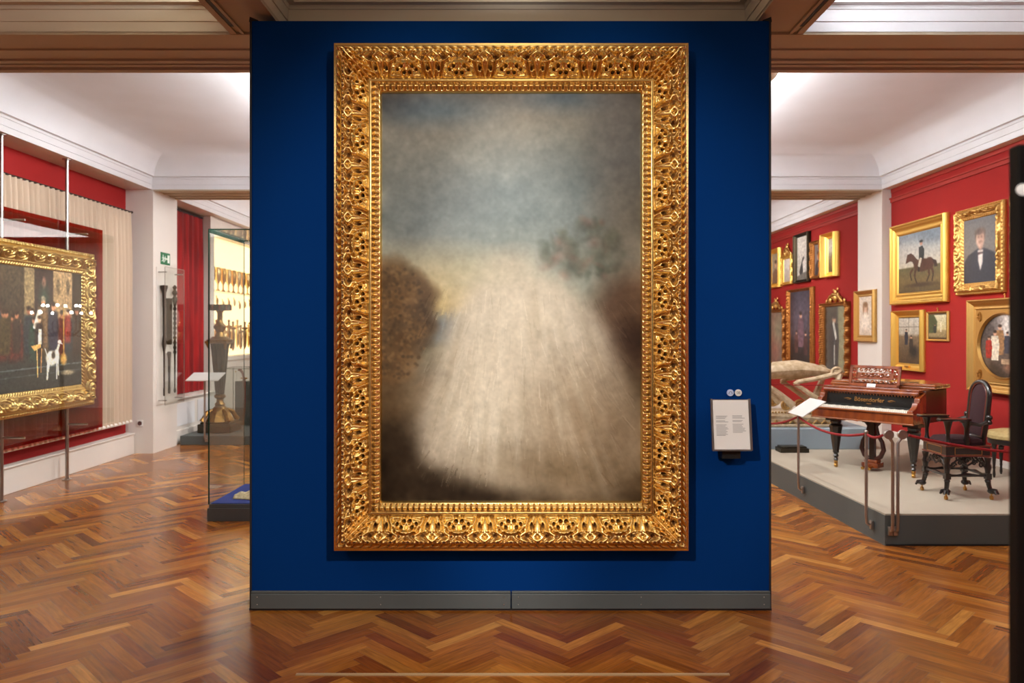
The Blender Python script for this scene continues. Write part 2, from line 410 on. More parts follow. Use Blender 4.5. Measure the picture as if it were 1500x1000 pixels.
def add_frame(parent, W, H, fw, depth, relief, m, ds=.012, nt=24, fh=None, name='frame', lip=None):
    """W,H outer size; local plane x/z, back at y=0, carved front toward -y"""
    fh = fh or fw; V = []; Fc = []; REL = []
    for side in range(4):
        L = W if side % 2 == 0 else H; f_out = fh if side % 2 == 0 else fw; f_end = fw if side % 2 == 0 else fh
        n = max(8, int(L / ds)); u = np.linspace(-1, 1, n); t = np.concatenate([[0], np.linspace(0, 1, nt), [1]])
        U, T = np.meshgrid(u, t, indexing='ij'); c = U * (L / 2 - T * f_end)
        h, rel = relief(c, T, L / 2)
        if lip is not None: h = h + lip(c, T)
        h = np.clip(h, .02, 1.4); h[:, 0] = 0; h[:, -1] = 0
        out = (H / 2 if side % 2 == 0 else W / 2) - T * f_out
        y = -h * depth
        if side == 0: X, Z = c, out
        elif side == 2: X, Z = -c, -out
        elif side == 1: X, Z = out, -c
        else: X, Z = -out, c
        o = sum(len(a) for a in V); V.append(np.stack([X, y, Z], -1).reshape(-1, 3)); REL.append(rel.ravel())
        k = len(t); i = np.arange((n - 1) * (k - 1)); r = i // (k - 1); q = i % (k - 1); a = r * k + q + o
        Fc.append(np.stack([a, a + 1, a + k + 1, a + k], -1))
    V = np.concatenate(V); Fc = np.concatenate(Fc); REL = np.concatenate(REL)
    me = bpy.data.meshes.new(name); me.from_pydata(V.tolist(), [], Fc.tolist()); me.update()
    for p in me.polygons: p.use_smooth = True
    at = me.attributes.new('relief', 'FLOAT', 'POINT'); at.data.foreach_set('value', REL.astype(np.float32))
    me.materials.append(m)
    o = bpy.data.objects.new(name, me); COL.objects.link(o); o.parent = parent
    return o
# ================================================================== THE ROOM
XL, XR, YB, YF = -5.41, 5.18, 17.0, -3.5
BEAMS = [(-.6, .14), (5.04, 5.77), (10.67, 11.42), (16.3, 17.0)]
SOF = 3.65; CEIL = 4.15

def herringbone():
    L, w = .504, .072; g = .0006
    vs, fs, cols, uvs = [], [], [], []
    c45 = math.sqrt(.5)
    tones = [lin(c) for c in ((162, 100, 38), (145, 84, 29), (177, 115, 47), (124, 66, 22), (153, 92, 33), (194, 134, 62), (136, 74, 28))]
    wts = np.array([.24, .22, .14, .10, .18, .05, .07])
    off = (-.44, .02)
    R = 16
    for i in range(-300, 300):
        for j in range(-26, 27):
            ox, oy = i * w + j * L, i * w - j * L
            for (x0, y0, x1, y1, hz) in ((ox, oy, ox + L, oy + w, 1), (ox, oy + w, ox + w, oy + w + L, 0)):
                mx, my = (x0 + x1) / 2, (y0 + y1) / 2
                X = (mx - my) * c45 + off[0]; Y = (mx + my) * c45 + off[1]
                if not (-5.7 < X < 5.5 and -3.8 < Y < 17.3): continue
                cs = [(x0 + g, y0 + g), (x1 - g, y0 + g), (x1 - g, y1 - g), (x0 + g, y1 - g)]
                b = len(vs)
                for x, y in cs: vs.append(((x - y) * c45 + off[0], (x + y) * c45 + off[1], 0))
                fs.append((b, b + 1, b + 2, b + 3))
                k = rng.choice(7, p=wts); f = rng.uniform(.86, 1.12)
                cols.append(tuple(v * f for v in tones[k]))
                ru, rv = rng.uniform(0, 50), rng.uniform(0, 50)
                if hz: uvs += [(ru, rv), (ru + L, rv), (ru + L, rv + w), (ru, rv + w)]
                else: uvs += [(ru, rv), (ru, rv + w), (ru + L, rv + w), (ru + L, rv)]
    me = bpy.data.meshes.new('floor'); me.from_pydata(vs, [], fs); me.update()
    ca = me.color_attributes.new('plank', 'FLOAT_COLOR', 'CORNER')
    cc = np.repeat(np.array([(*c, 1) for c in cols]), 4, axis=0); ca.data.foreach_set('color', cc.ravel())
    uv = me.uv_layers.new(name='grain'); uv.data.foreach_set('uv', np.array(uvs).ravel())
    m = bpy.data.materials.new('parquet'); m.use_nodes = True; nt = m.node_tree; b = nt.nodes['Principled BSDF']
    a = nt.nodes.new('ShaderNodeAttribute'); a.attribute_name = 'plank'
    u = nt.nodes.new('ShaderNodeUVMap'); u.uv_map = 'grain'
    mp = nt.nodes.new('ShaderNodeMapping'); mp.inputs['Scale'].default_value = (5, 60, 1)
    n = nt.nodes.new('ShaderNodeTexNoise'); n.inputs['Scale'].default_value = 1; n.inputs['Detail'].default_value = 6; n.inputs['Distortion'].default_value = .6
    nt.links.new(u.outputs[0], mp.inputs[0]); nt.links.new(mp.outputs[0], n.inputs['Vector'])
    mr = nt.nodes.new('ShaderNodeMapRange'); mr.inputs[1].default_value = .3; mr.inputs[2].default_value = .7; mr.inputs[3].default_value = .72; mr.inputs[4].default_value = 1.22
    nt.links.new(n.outputs[0], mr.inputs[0])
    mx = nt.nodes.new('ShaderNodeMix'); mx.data_type = 'RGBA'; mx.blend_type = 'MULTIPLY'; mx.inputs[0].default_value = 1
    nt.links.new(a.outputs['Color'], mx.inputs[6]); nt.links.new(mr.outputs[0], mx.inputs[7])
    nt.links.new(mx.outputs[2], b.inputs['Base Color'])
    b.inputs['Roughness'].default_value = .27; b.inputs['Specular IOR Level'].default_value = .5
    tc = nt.nodes.new('ShaderNodeTexCoord'); n3 = nt.nodes.new('ShaderNodeTexNoise'); n3.inputs['Scale'].default_value = 1.6; n3.inputs['Detail'].default_value = 3
    nt.links.new(tc.outputs['Object'], n3.inputs['Vector'])
    r3 = nt.nodes.new('ShaderNodeMapRange'); r3.inputs[3].default_value = .14; r3.inputs[4].default_value = .28; nt.links.new(n3.outputs[0], r3.inputs[0]); nt.links.new(r3.outputs[0], b.inputs['Roughness'])
    bp = nt.nodes.new('ShaderNodeBump'); bp.inputs['Strength'].default_value = .12; bp.inputs['Distance'].default_value = .004
    nt.links.new(n.outputs[0], bp.inputs['Height']); nt.links.new(bp.outputs[0], b.inputs['Normal'])
    me.materials.append(m)
    o = bpy.data.objects.new('floor', me); COL.objects.link(o); o['kind'] = 'structure'
    o['label'] = 'polished oak parquet laid in a herringbone pattern'
    mb = MB().span(XL - .2, XR + .2, YF - .2, YB + .2, -.08, -.002)
    sub = mb.build('subfloor', darkwood, o); return o
herringbone()

struct('wall_left', MB().span(XL - .2, XL, YF, YB, 0, 4.3), redwall_l, label='deep red fabric wall on the left')
rw = struct('wall_right', MB().span(XR, XR + .2, YF, YB, 0, 4.3), redwall, label='red fabric gallery wall on the right')
seams = MB()
for y in np.arange(6.2, 16.2, .98):
    if 10.6 < y < 11.5: continue
    seams.span(XR - .003, XR + .01, y - .003, y + .003, .3, SOF)
seams.build('fabric_seam', mat('seam_red', (150, 12, 12), .8), rw)['kind'] = 'stuff'
struct('wall_back', MB().span(XL - .2, XR + .2, YB, YB + .2, 0, 4.3), whitep)
struct('wall_front', MB().span(XL - .2, XR + .2, YF - .2, YF, 0, 4.3), whitep)
# soffit strips over the wall niches, with small steps
for nm, x0, x1 in (('soffit_left', XL, -5.05), ('soffit_right', 5.05, XR)):
    mb = MB().span(x0, x1, YF, YB, SOF, 4.3)
    e = x1 if nm.endswith('left') else x0; s = 1 if e < 0 else -1
    pass
    o = mb.build('trim_1' if e < 0 else 'trim_2', whitep); o['kind'] = 'structure'
# cross beams
for i, (y0, y1) in enumerate(BEAMS):
    mb = MB().span(-5.05, 5.05, y0, y1, SOF, 4.3)
    for a, b_, d in ((0, .05, .018), (.07, .10, .01), (.30, .34, .012), (.50, .55, .016), (.60, .64, .01), (.68, .74, .02)):
        mb.span(-5.05, 5.05, y0 + a, y0 + b_, SOF - d, SOF)
    o = mb.build('ceiling_beam', beamp); o['kind'] = 'structure'
# lengthwise beams with a sunk track slot
for sx in (-1, 1):
    for y0, y1 in ((YF, -.6), (.14, 5.04), (5.77, 10.67), (11.42, 16.3)):
        mb = MB().span(sx * 1.5, sx * 1.87, y0, y1, SOF, 4.3)
        mb.span(sx * 1.5, sx * 1.56, y0, y1, SOF - .02, SOF).span(sx * 1.78, sx * 1.80, y0, y1, SOF - .014, SOF).span(sx * 1.83, sx * 1.87, y0, y1, SOF - .014, SOF)
        o = mb.build('ceiling_beam', beamp); o['kind'] = 'structure'
        mb = MB().span(sx * 1.803, sx * 1.825, y0 + .1, y1 - .12, SOF - .012, SOF - .001)
        tr = mb.build('light_track', darkedge); tr['kind'] = 'structure'
# coved ceilings of every bay
def bay(x0, x1, y0, y1, m):
    prof = [(0, SOF), (0, SOF + .065), (.006, SOF + .067), (.008, SOF + .14), (.014, SOF + .143), (.016, SOF + .17), (.05, SOF + .172)]
    for k in range(9):
        a = k / 8 * PI / 2; prof.append((.06 + .5 * (1 - math.cos(a)), SOF + .17 + (CEIL - SOF - .17) * math.sin(a)))
    prof = [(d + .004, z) for d, z in prof]
    rings = [[(x0 + d, y0 + d, z), (x1 - d, y0 + d, z), (x1 - d, y1 - d, z), (x0 + d, y1 - d, z)] for d, z in prof]
    mb = MB(); mb.rings(rings, cap=False); n = len(mb.v); mb.f.append((n - 4, n - 3, n - 2, n - 1))
    o = mb.build('ceiling', m); o['kind'] = 'structure'
    if o.data.polygons[len(o.data.polygons) - 1].normal.z > 0: o.data.flip_normals()
    return o
for (y0, y1) in ((YF, -.6), (.14, 5.04), (5.77, 10.67), (11.42, 16.3)):
    bay(-5.05, -1.87, y0, y1, ceil_warm if y1 < 5.5 else plaster); bay(1.87, 5.05, y0, y1, plaster); bay(-1.5, 1.5, y0, y1, ceil_warm)
# quarter-round cove lamps along the lengthwise beams
for sx in (-1, 1):
    for bi, (y0, y1) in enumerate(((.3, 4.93), (5.86, 10.5), (11.5, 16.1))):
        rings = []
        for k in range(14):
            f = k / 13; y = y0 + (y1 - y0) * f; r = .24 * min(1, math.sqrt(max(0, 1 - (1 - min(f, 1 - f) * (y1 - y0) / .25) ** 2)) if min(f, 1 - f) * (y1 - y0) < .25 else 1) + .004
            rings.append([(sx * (1.872 + r * math.sin(a)), y, SOF + .17 - .16 * (r / .24) * math.cos(a)) for a in np.linspace(0, PI / 2, 7)])
        mb = MB(); mb.rings(rings, closed=False, cap=False)
        side = 'left' if sx < 0 else 'right'
        o = mb.build('cove_lamp', lampm); bay_n = ('nearest the camera', 'of the second ceiling bay', 'of the far ceiling bay')[bi]
        tag(o, 'cream curved glass cove lamp along the %s ceiling beam, %s' % (side, bay_n), 'lamp', 'cove lamps along the ceiling beams')
# pillars
for (y0, y1) in BEAMS[1:3] + BEAMS[:1]:
    mb = MB().span(XL, -5.03, y0, y1, 0, SOF); p = mb.build('pillar', whitep); p['kind'] = 'structure'
    MB().span(XL, -5.01, y0 - .02, y1 + .01, 0, .33).build('baseboard', whitep, p, bevel=.006)
    MB().span(5.05, XR, y0, y1, 0, SOF).build('pillar', whitep)['kind'] = 'structure'
struct('baseboard_left', MB().span(XL, -5.28, YF, 10.65, 0, .27).span(XL, -5.265, YF, 10.65, .27, .29), whitep, bevel=.004)
MB().span(XL + .005, XL + .02, 7.0, 10.6, .29, .44).build('trim_6', redwall_l)['kind'] = 'structure'
struct('baseboard_right', MB().span(5.14, XR, YF, 10.6, 0, .32).span(5.14, XR, 11.45, 16.3, 0, .32), whitep, bevel=.004)
for y0, y1 in ((YF, 10.66), (11.43, 16.3)):
    mb = MB().span(XR - .02, XR, y0, y1, SOF - .19, SOF - .14).span(XR - .035, XR, y0, y1, SOF - .145, SOF - .125).span(XR - .012, XR, y0, y1, SOF - .05, SOF - .0)
    mb.build('trim_3', redrail)['kind'] = 'structure'

# ================================================================== BLUE DISPLAY WALL
WX0, WX1, WY = -1.626, 1.549, 4.70
dw = thing('display_wall', 'freestanding deep blue display wall carrying the huge gilded painting', 'display wall', ((WX0 + WX1) / 2, WY + .2, 0))
def child(mb, name, m, par, **k):   # mb in world coords -> child of empty
    loc = par.location; rz = par.rotation_euler[2]; R = Matrix.Rotation(-rz, 3, 'Z')
    mb.v = [tuple(R @ (Vector(v) - loc)) for v in mb.v]
    return mb.build(name, m, par, **k)
child(MB().span(WX0 + .006, WX1 - .006, WY, WY + .4, .0, 3.585), 'wall_panel', bluewall, dw)
child(MB().span(WX0, WX0 + .012, WY - .004, WY + .4, 0, 3.59), 'edge_strip', darkedge, dw)
child(MB().span(WX1 - .012, WX1, WY - .004, WY + .4, 0, 3.59), 'edge_strip', darkedge, dw)
child(MB().prism([(WX0 - .004, 3.58), (WX0 + .05, 3.59), (WX0, 3.61)], WY - .004, WY + .4, Matrix(((1, 0, 0), (0, 0, 1), (0, 1, 0)))), 'top_corner', darkedge, dw)
child(MB().prism([(WX1 + .004, 3.58), (WX1 - .05, 3.59), (WX1, 3.61)], WY - .004, WY + .4, Matrix(((1, 0, 0), (0, 0, 1), (0, 1, 0)))), 'top_corner', darkedge, dw)
child(MB().span(WX0, WX1, WY - .012, WY, 0, .012), 'floor_gap', darkedge, dw)
for a, b in ((WX0 + .012, -.037), (-.031, WX1 - .01)):
    sk = child(MB().prism([(0, .012), (0, .108), (.022, .118), (.022, .012)], a, b, Matrix(((0, 0, 1), (-1, 0, 0), (0, 1, 0))) @ Matrix.Identity(3)) if False else MB().span(a, b, WY - .024, WY, .012, .104).span(a, b, WY - .018, WY, .104, .118), 'skirting_board', skirt, dw, bevel=.004)
    sc = MB()
    for x in (a + .04, b - .04, (a + b) / 2):
        for z in (.04, .085): sc.ball((x, WY - .024, z), .004, 8)
    sc.v = [tuple(Vector(v) - dw.location) for v in sc.v]
    sc.build('screw', steel_d, sk)['kind'] = 'stuff'

# ================================================================== THE BIG PAINTING (plain generic landscape stand-in)
bp_ = thing('framed_painting', 'huge portrait-format painting in a wide carved gilded frame on the blue wall', 'painting', (-.033, WY - .085, 1.899))
FWb, FHb = 2.105, 3.01
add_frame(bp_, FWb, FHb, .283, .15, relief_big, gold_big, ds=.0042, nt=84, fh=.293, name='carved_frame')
child(MB().span(-.033 - FWb / 2 + .01, -.033 + FWb / 2 - .01, WY - .10, WY - .001, 1.899 - FHb / 2 + .004, 1.899 + FHb / 2 - .004), 'back_board', darkwood, bp_)
P = Paint(340, 540, (110, 116, 116))
P.grad([(0, (116, 112, 104)), (.1, (118, 120, 114)), (.3, (120, 128, 122)), (.5, (138, 140, 122)), (.62, (128, 122, 98)), (.70, (74, 60, 42)), (.8, (66, 52, 34)), (1, (44, 34, 22))])
for (x, y, rx, ry, c, o) in ((.05, .02, .25, .04, (92, 90, 88), .8), (.25, .05, .16, .03, (64, 94, 116), .8), (.70, .02, .14, .025, (70, 98, 122), .8), (.62, .10, .28, .07, (146, 136, 116), .7), (.3, .16, .3, .08, (138, 134, 120), .7),
                             (.5, .25, .25, .1, (104, 118, 120), .7), (.8, .25, .16, .16, (96, 108, 106), .6), (.12, .33, .2, .12, (116, 126, 128), .6), (.2, .46, .22, .06, (196, 178, 134), .8), (.28, .52, .16, .03, (214, 184, 120), .7), (.24, .57, .16, .02, (78, 100, 122), .8), (.30, .60, .2, .014, (66, 84, 100), .7)):
    P.ell(x, y, rx, ry, c, .9, op=o)
P.ell(.97, .1, .15, .3, (96, 92, 88), .5, op=.7); P.ell(1.0, .35, .17, .12, (118, 108, 90), .6, op=.6); P.ell(.98, .55, .17, .11, (84, 58, 38), .35, op=.9); P.ell(.98, .63, .18, .06, (66, 46, 32), .4, op=.9)
for k in range(90):   # loose shrubs at the right
    a, r = rng.uniform(0, 2 * PI), rng.uniform(0, 1) ** .5; P.ell(.78 + .16 * r * math.cos(a), .385 + .075 * r * math.sin(a), rng.uniform(.008, .03), rng.uniform(.004, .014), ((70, 76, 60), (84, 86, 68), (66, 68, 54), (128, 92, 78))[rng.integers(0, 4)], .9, rng.uniform(0, 3), .4)
for k in range(160):   # autumn trees at the left
    a, r = rng.uniform(0, 2 * PI), rng.uniform(0, 1) ** .5; P.ell(.06 + .12 * r * math.cos(a), .56 + .14 * r * math.sin(a), rng.uniform(.02, .05), rng.uniform(.012, .03), ((88, 66, 42), (104, 78, 48), (72, 56, 38), (120, 92, 58))[rng.integers(0, 4)], .7, 0, .6)
P.poly([(0, .705), (.3, .70), (.3, .78), (0, .80)], (96, 74, 46), .02, .6); P.poly([(.0, .84), (1, .84), (1, 1), (0, 1)], (52, 40, 26), .05, .7)
# broad pale misty slope and drifting cloud, no figure
P.poly([(.36, .47), (.66, .45), (.86, .56), (.98, .76), (1.0, .9), (.9, .985), (.5, .97), (.15, .90), (.14, .80), (.22, .68), (.26, .56)], (176, 164, 144), .03, .95)
P.ell(.52, .58, .22, .13, (190, 180, 160), .5, .1, .8); P.ell(.40, .76, .22, .14, (196, 186, 164), .6, -.3, .8); P.ell(.55, .68, .2, .1, (186, 174, 154), .6, .2, .6)
P.ell(.84, .84, .24, .14, (128, 106, 78), .7, .5, .8); P.ell(.75, .93, .3, .05, (116, 96, 68), .8, .1, .7); P.ell(.5, .42, .09, .035, (190, 176, 154), .8, 0, .6)
for k in range(60):   # soft long brush strokes down the slope
    x = rng.uniform(.2, .9); y = rng.uniform(.55, .9); P.ell(x, y, .012, .07, ((208, 198, 178), (150, 136, 112), (170, 156, 134))[rng.integers(0, 3)], .9, (x - .5) * -1.0, .28)
for k in range(500):   # leaf dabs
    a, r = rng.uniform(0, 2 * PI), rng.uniform(0, 1) ** .5; P.ell(.06 + .12 * r * math.cos(a), .56 + .14 * r * math.sin(a), .006, .004, ((98, 76, 50), (126, 98, 62), (66, 52, 36))[rng.integers(0, 3)], .5, rng.uniform(0, 3), .5)
for k in range(700):   # crisp bristle strokes
    x = rng.uniform(.16, .97); y = rng.uniform(.5, .95); q = P.a[int(y * P.h), int(x * P.w)]; d = rng.uniform(-14, 16); an = (x - .5) * 1.3 + rng.uniform(-.2, .2); l_ = rng.uniform(.01, .045)
    P.line(x - math.sin(an) * l_, y - math.cos(an) * l_ * .6, x + math.sin(an) * l_, y + math.cos(an) * l_ * .6, .0018, q + d, .6)
for sc_n, am_ in ((26, 4), (12, 3), (4, 2.5), (2, 2)):   # broken cloud and brushwork
    n_ = blur(rng.standard_normal((P.h, P.w)), sc_n); n_ /= n_.std(); P.a += (n_ * am_)[..., None] * np.array([1.0, .95, .85])
P.noise(1, .012); P.a *= 1.04
P.mesh('canvas', FWb - .56, FHb - .57, bp_, yoff=-.018)

# info sign and badges
s = thing('information_sign', 'small white text panel in a metal holder on the blue wall right of the frame', 'sign', (1.277, WY - .001, 1.14))
Tm = Matrix.Rotation(math.radians(-9), 3, 'X')
mb = MB(); mb.box((0, -.10, 0), (.226, .006, .30), M=Tm); mb.build('back_plate', steel, s)
for sx in (-1, 1):
    MB().box((sx * .114, -.104, 0), (.012, .018, .306), M=Tm).build('side_rail', steel, s)
MB().box((0, -.104 - .024, -.150), (.23, .014, .008), M=Tm).build('bottom_rail', steel, s)
MB().span(-.05, .06, -.09, 0, -.205, -.11).build('bracket', blackpanel, s)
MB().span(-.03, .03, -.09, 0, -.04, .04).build('bracket', blackpanel, s)
pp = MB().box((0, -.105, 0), (.214, .004, .292), M=Tm).build('text_sheet', paper, s)
mb = MB()
for col, rows in ((-.05, (.05, .043, .036, .022, .015, -.002, -.010, -.018, -.026, -.034, -.042, -.05, -.058, -.064)), (.048, (.052, .045, .038, .024, .017, .002, -.006, -.014, -.022, -.030, -.038, -.046))):
    for z in rows:
        wd = rng.uniform(.05, .078); c_ = Vector((col + (wd - .08) / 2, -.1075, z)); mb.box(Tm @ (c_ + Vector((0, .1, 0))) + Vector((0, -.1, 0)), (wd, .0012, .0022), M=Tm)
mb.build('printed_text', inkm, pp)
for x, m, lab, t in ((1.298, badge_b, 'round pale blue badge on the blue wall above the text panel, the left of two', ''), (1.347, paper, 'round white badge with a grey number 08 on the blue wall above the text panel', '08')):
    b = thing('round_badge', lab, 'badge', (x, WY - .001, 1.322), group='round badges above the text panel')
    MB().rings([[(r * math.cos(a), y, r * math.sin(a)) for a in np.linspace(0, 2 * PI, 29)[:-1]] for r, y in ((.018, 0), (.021, -.004), (.021, -.012), (.0195, -.014))]).build('disc', m, b)
    if t: text_mesh('number', t, .022, inkm, b, (0, -.0145, 0), (PI / 2, 0, 0), .0005)
    else: MB().tube([(.009 * math.cos(a), -.0145, .009 * math.sin(a) - .002) for a in np.linspace(0, PI, 10)], .0016, 6).ball((-.009, -.0145, -.004), .003, 8).ball((.009, -.0145, -.004), .003, 8).build('headphone_symbol', inkm, b)

# floor strip in front
tag(MB().span(-1.09, 1.05, 3.80, 3.818, -.001, .006).build('floor_strip', stripm), 'long thin cream metal strip set in the parquet in front of the blue wall', 'floor strip')
# dark panel close to the camera at the right
dp = thing('dark_partition', 'blurred black panel edge close to the camera at the right side', 'partition', (1.2, 1.5, 0))
MB().span(-.232, .35, -.01, .02, 0, 2.06).build('board', blackpanel, dp, bevel=.004)
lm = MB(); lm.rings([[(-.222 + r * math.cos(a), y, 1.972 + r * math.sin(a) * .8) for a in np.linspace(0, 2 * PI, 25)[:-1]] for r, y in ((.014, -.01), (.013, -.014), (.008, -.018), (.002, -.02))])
lm.build('lamp_reflection', white_em, dp)  # glowing disc stands in for a lamp's reflection in dark glass

# ================================================================== GENERIC PAINTING FACTORY FOR THE RIGHT WALL
def wallX(px, X): return X * F / (px - VX)             # distance along the room of a point on the plane x = X
def frame_on_right(px0, px1, yt, yb, fwx, fwz, relief, m, paint, label, name='framed_painting', depth=.07, Xw=XR, nt=16, ds=.014, tilt=0, lip=None, group='paintings on the red wall', extra=None, mask=None, fpl=None):
    Xf = Xw - depth * .8
    ya, yb_ = wallX(px1, Xf), wallX(px0, Xf)            # near, far
    zt = CAMZ + (VY - yt) / F * ya; zb = CAMZ + (VY - yb) / F * ya
    W, H = yb_ - ya, zt - zb
    o = thing(name, label, 'painting', (Xw - .002, (ya + yb_) / 2, (zt + zb) / 2), -PI / 2, group)
    add_frame(o, W, H, fwx, depth, relief, m, ds, nt, fh=fwz, name='frame', lip=lip)
    MB().span(-W / 2 + .01, W / 2 - .01, -.02, 0, -H / 2 + .01, H / 2 - .01).build('back_board', darkwood, o)
    if paint is not None: paint.mesh('canvas', W - 2 * fwx + .01, H - 2 * fwz + .01, o, yoff=-.022, mask=mask)
    if extra: extra(o, W, H)
    return o, W, H
def hook(o, W, H): MB().tube([(0, -.02, H / 2), (0, -.015, H / 2 + .03)], .006, 6).ball((0, -.02, H / 2 + .035), .011, 8).build('hook', brass, o)

# -- rider on horse
P = Paint(110, 110, (150, 156, 156)).grad([(0, (120, 132, 140)), (.2, (148, 152, 152)), (.4, (176, 172, 160)), (.56, (186, 178, 158)), (.585, (92, 86, 56)), (.8, (110, 92, 56)), (1, (84, 70, 46))])
P.ell(.3, .3, .3, .12, (190, 184, 172), .8, op=.6); P.ell(.85, .1, .3, .1, (98, 112, 124), .8, op=.7)
P.ell(.55, .88, .3, .03, (64, 48, 34), .6)
br = (74, 44, 30)
P.ell(.58, .56, .20, .105, br, .1); P.ell(.74, .55, .10, .10, br, .1); P.poly([(.36, .36), (.46, .45), (.52, .5), (.42, .6), (.34, .48), (.25, .47), (.20, .44), (.26, .36), (.30, .33)], br)
P.poly([(.22, .35), (.33, .33), (.26, .48), (.18, .5)], br, .004)
for x0, y0, x1, y1, x2, y2 in ((.42, .62, .40, .74, .46, .86), (.36, .6, .29, .68, .33, .80), (.72, .6, .74, .74, .68, .84), (.78, .58, .83, .72, .80, .84)):
    P.line(x0, y0, x1, y1, .022, br); P.line(x1, y1, x2, y2, .014, (50, 32, 24))
P.poly([(.80, .48), (.90, .52), (.92, .62), (.86, .62)], (48, 32, 26), .004)
P.poly([(.50, .26), (.58, .24), (.63, .30), (.62, .46), (.50, .46)], (40, 44, 42)); P.line(.55, .44, .50, .58, .025, (190, 180, 160)); P.line(.50, .58, .50, .66, .02, (24, 20, 18)); P.ell(.555, .20, .03, .035, (180, 130, 104), .2); P.ell(.555, .165, .04, .022, (22, 26, 24), .2)
P.noise(1, .04)
frame_on_right(1304, 1384, 310, 442, .16, .16, relief_plain, gold_a, P, 'gold-framed painting of a rider on a brown horse, high on the red wall', depth=.08, nt=20)
# -- man in dark suit
P = Paint(90, 130, (96, 96, 98)).grad([(0, (92, 94, 98)), (.5, (112, 108, 104)), (1, (96, 88, 80))])
P.ell(.5, .35, .45, .4, (128, 122, 112), .9, op=.5)
P.poly([(.0, 1), (.02, .66), (.14, .56), (.40, .48), (.62, .48), (.88, .56), (.98, .66), (1.0, 1)], (52, 54, 62), .01)
P.poly([(.42, .5), (.58, .5), (.56, .7), (.50, .82), (.44, .68)], (214, 206, 198)); P.poly([(.42, .53), (.58, .53), (.58, .56), (.42, .57)], (80, 60, 60)); P.ell(.5, .42, .07, .08, (176, 140, 122), .2)
P.ell(.49, .32, .125, .135, (198, 164, 144), .12); P.ell(.49, .215, .14, .055, (92, 76, 66), .4); P.ell(.36, .28, .02, .06, (92, 76, 66), .5); P.ell(.62, .28, .02, .06, (92, 76, 66), .5)
P.ell(.555, .33, .06, .11, (168, 132, 114), .8, op=.6)
for x in (.445, .535): P.ell(x, .305, .022, .008, (110, 84, 72), .8); P.ell(x, .288, .028, .005, (104, 80, 66), .8)
P.ell(.49, .34, .014, .03, (182, 142, 122), .8); P.ell(.49, .385, .035, .007, (150, 104, 92), .8); P.ell(.49, .37, .045, .007, (130, 100, 84), .8)
P.a = blur(P.a, 1)
P.noise(1, .03)
lipw = lambda c, T: .10 * np.sin(c * 26) * (T < .15)
frame_on_right(1397, 1466, 291, 428, .13, .14, relief_scroll, gold_b, P, 'ornate gold-framed portrait of a man in a dark suit and bow tie, upper right', depth=.09, nt=26, ds=.01)
# -- frame cut by the dark edge
P = Paint(30, 40, (80, 66, 54)).noise(3, .1)
frame_on_right(1478, 1580, 255, 420, .12, .13, relief_scroll, gold_c, P, 'dark gold ornate frame half hidden behind the black panel at the right edge', depth=.09, nt=22)
# -- small gold frame under the rider
P = Paint(70, 110, (150, 140, 120)).grad([(0, (186, 180, 168)), (.35, (172, 162, 144)), (.42, (120, 100, 76)), (1, (70, 52, 34))])
for x in (.25, .5, .75): P.line(x, 0, x, .32, .012, (120, 112, 100))
P.line(0, .2, 1, .2, .01, (120, 112, 100)); P.figure(.38, .6, .36, (36, 40, 52)); P.figure(.62, .78, .4, (48, 40, 34)); P.ell(.75, .75, .2, .12, (38, 34, 30), .5); P.noise(1, .05)
def plate(o, W, H): MB().span(-.05, .05, -.055, -.03, -H / 2 + .045, -H / 2 + .065).build('name_plate', brass, o)
frame_on_right(1306, 1349, 453, 545, .13, .11, relief_cove, gold_a, P, 'small gold-framed painting of two dark figures, under the horse rider painting', depth=.08, extra=plate)
# -- tiny one
P = Paint(60, 80, (150, 140, 90)).grad([(0, (196, 190, 160)), (.6, (190, 176, 130)), (.7, (150, 130, 90)), (1, (130, 112, 76))])
P.poly([(0, 0), (.3, 0), (.5, .3), (.45, .75), (.1, .8), (0, .8)], (70, 76, 48), .02); P.figure(.36, .8, .4, (44, 48, 44)); P.line(.7, .3, .7, .75, .03, (214, 204, 176)); P.noise(1, .05)
frame_on_right(1357, 1388, 455, 500, .05, .05, relief_plain, gold_b, P, 'tiny thin-framed street scene hanging alone right of the two dark figures', depth=.04, extra=hook, nt=10)
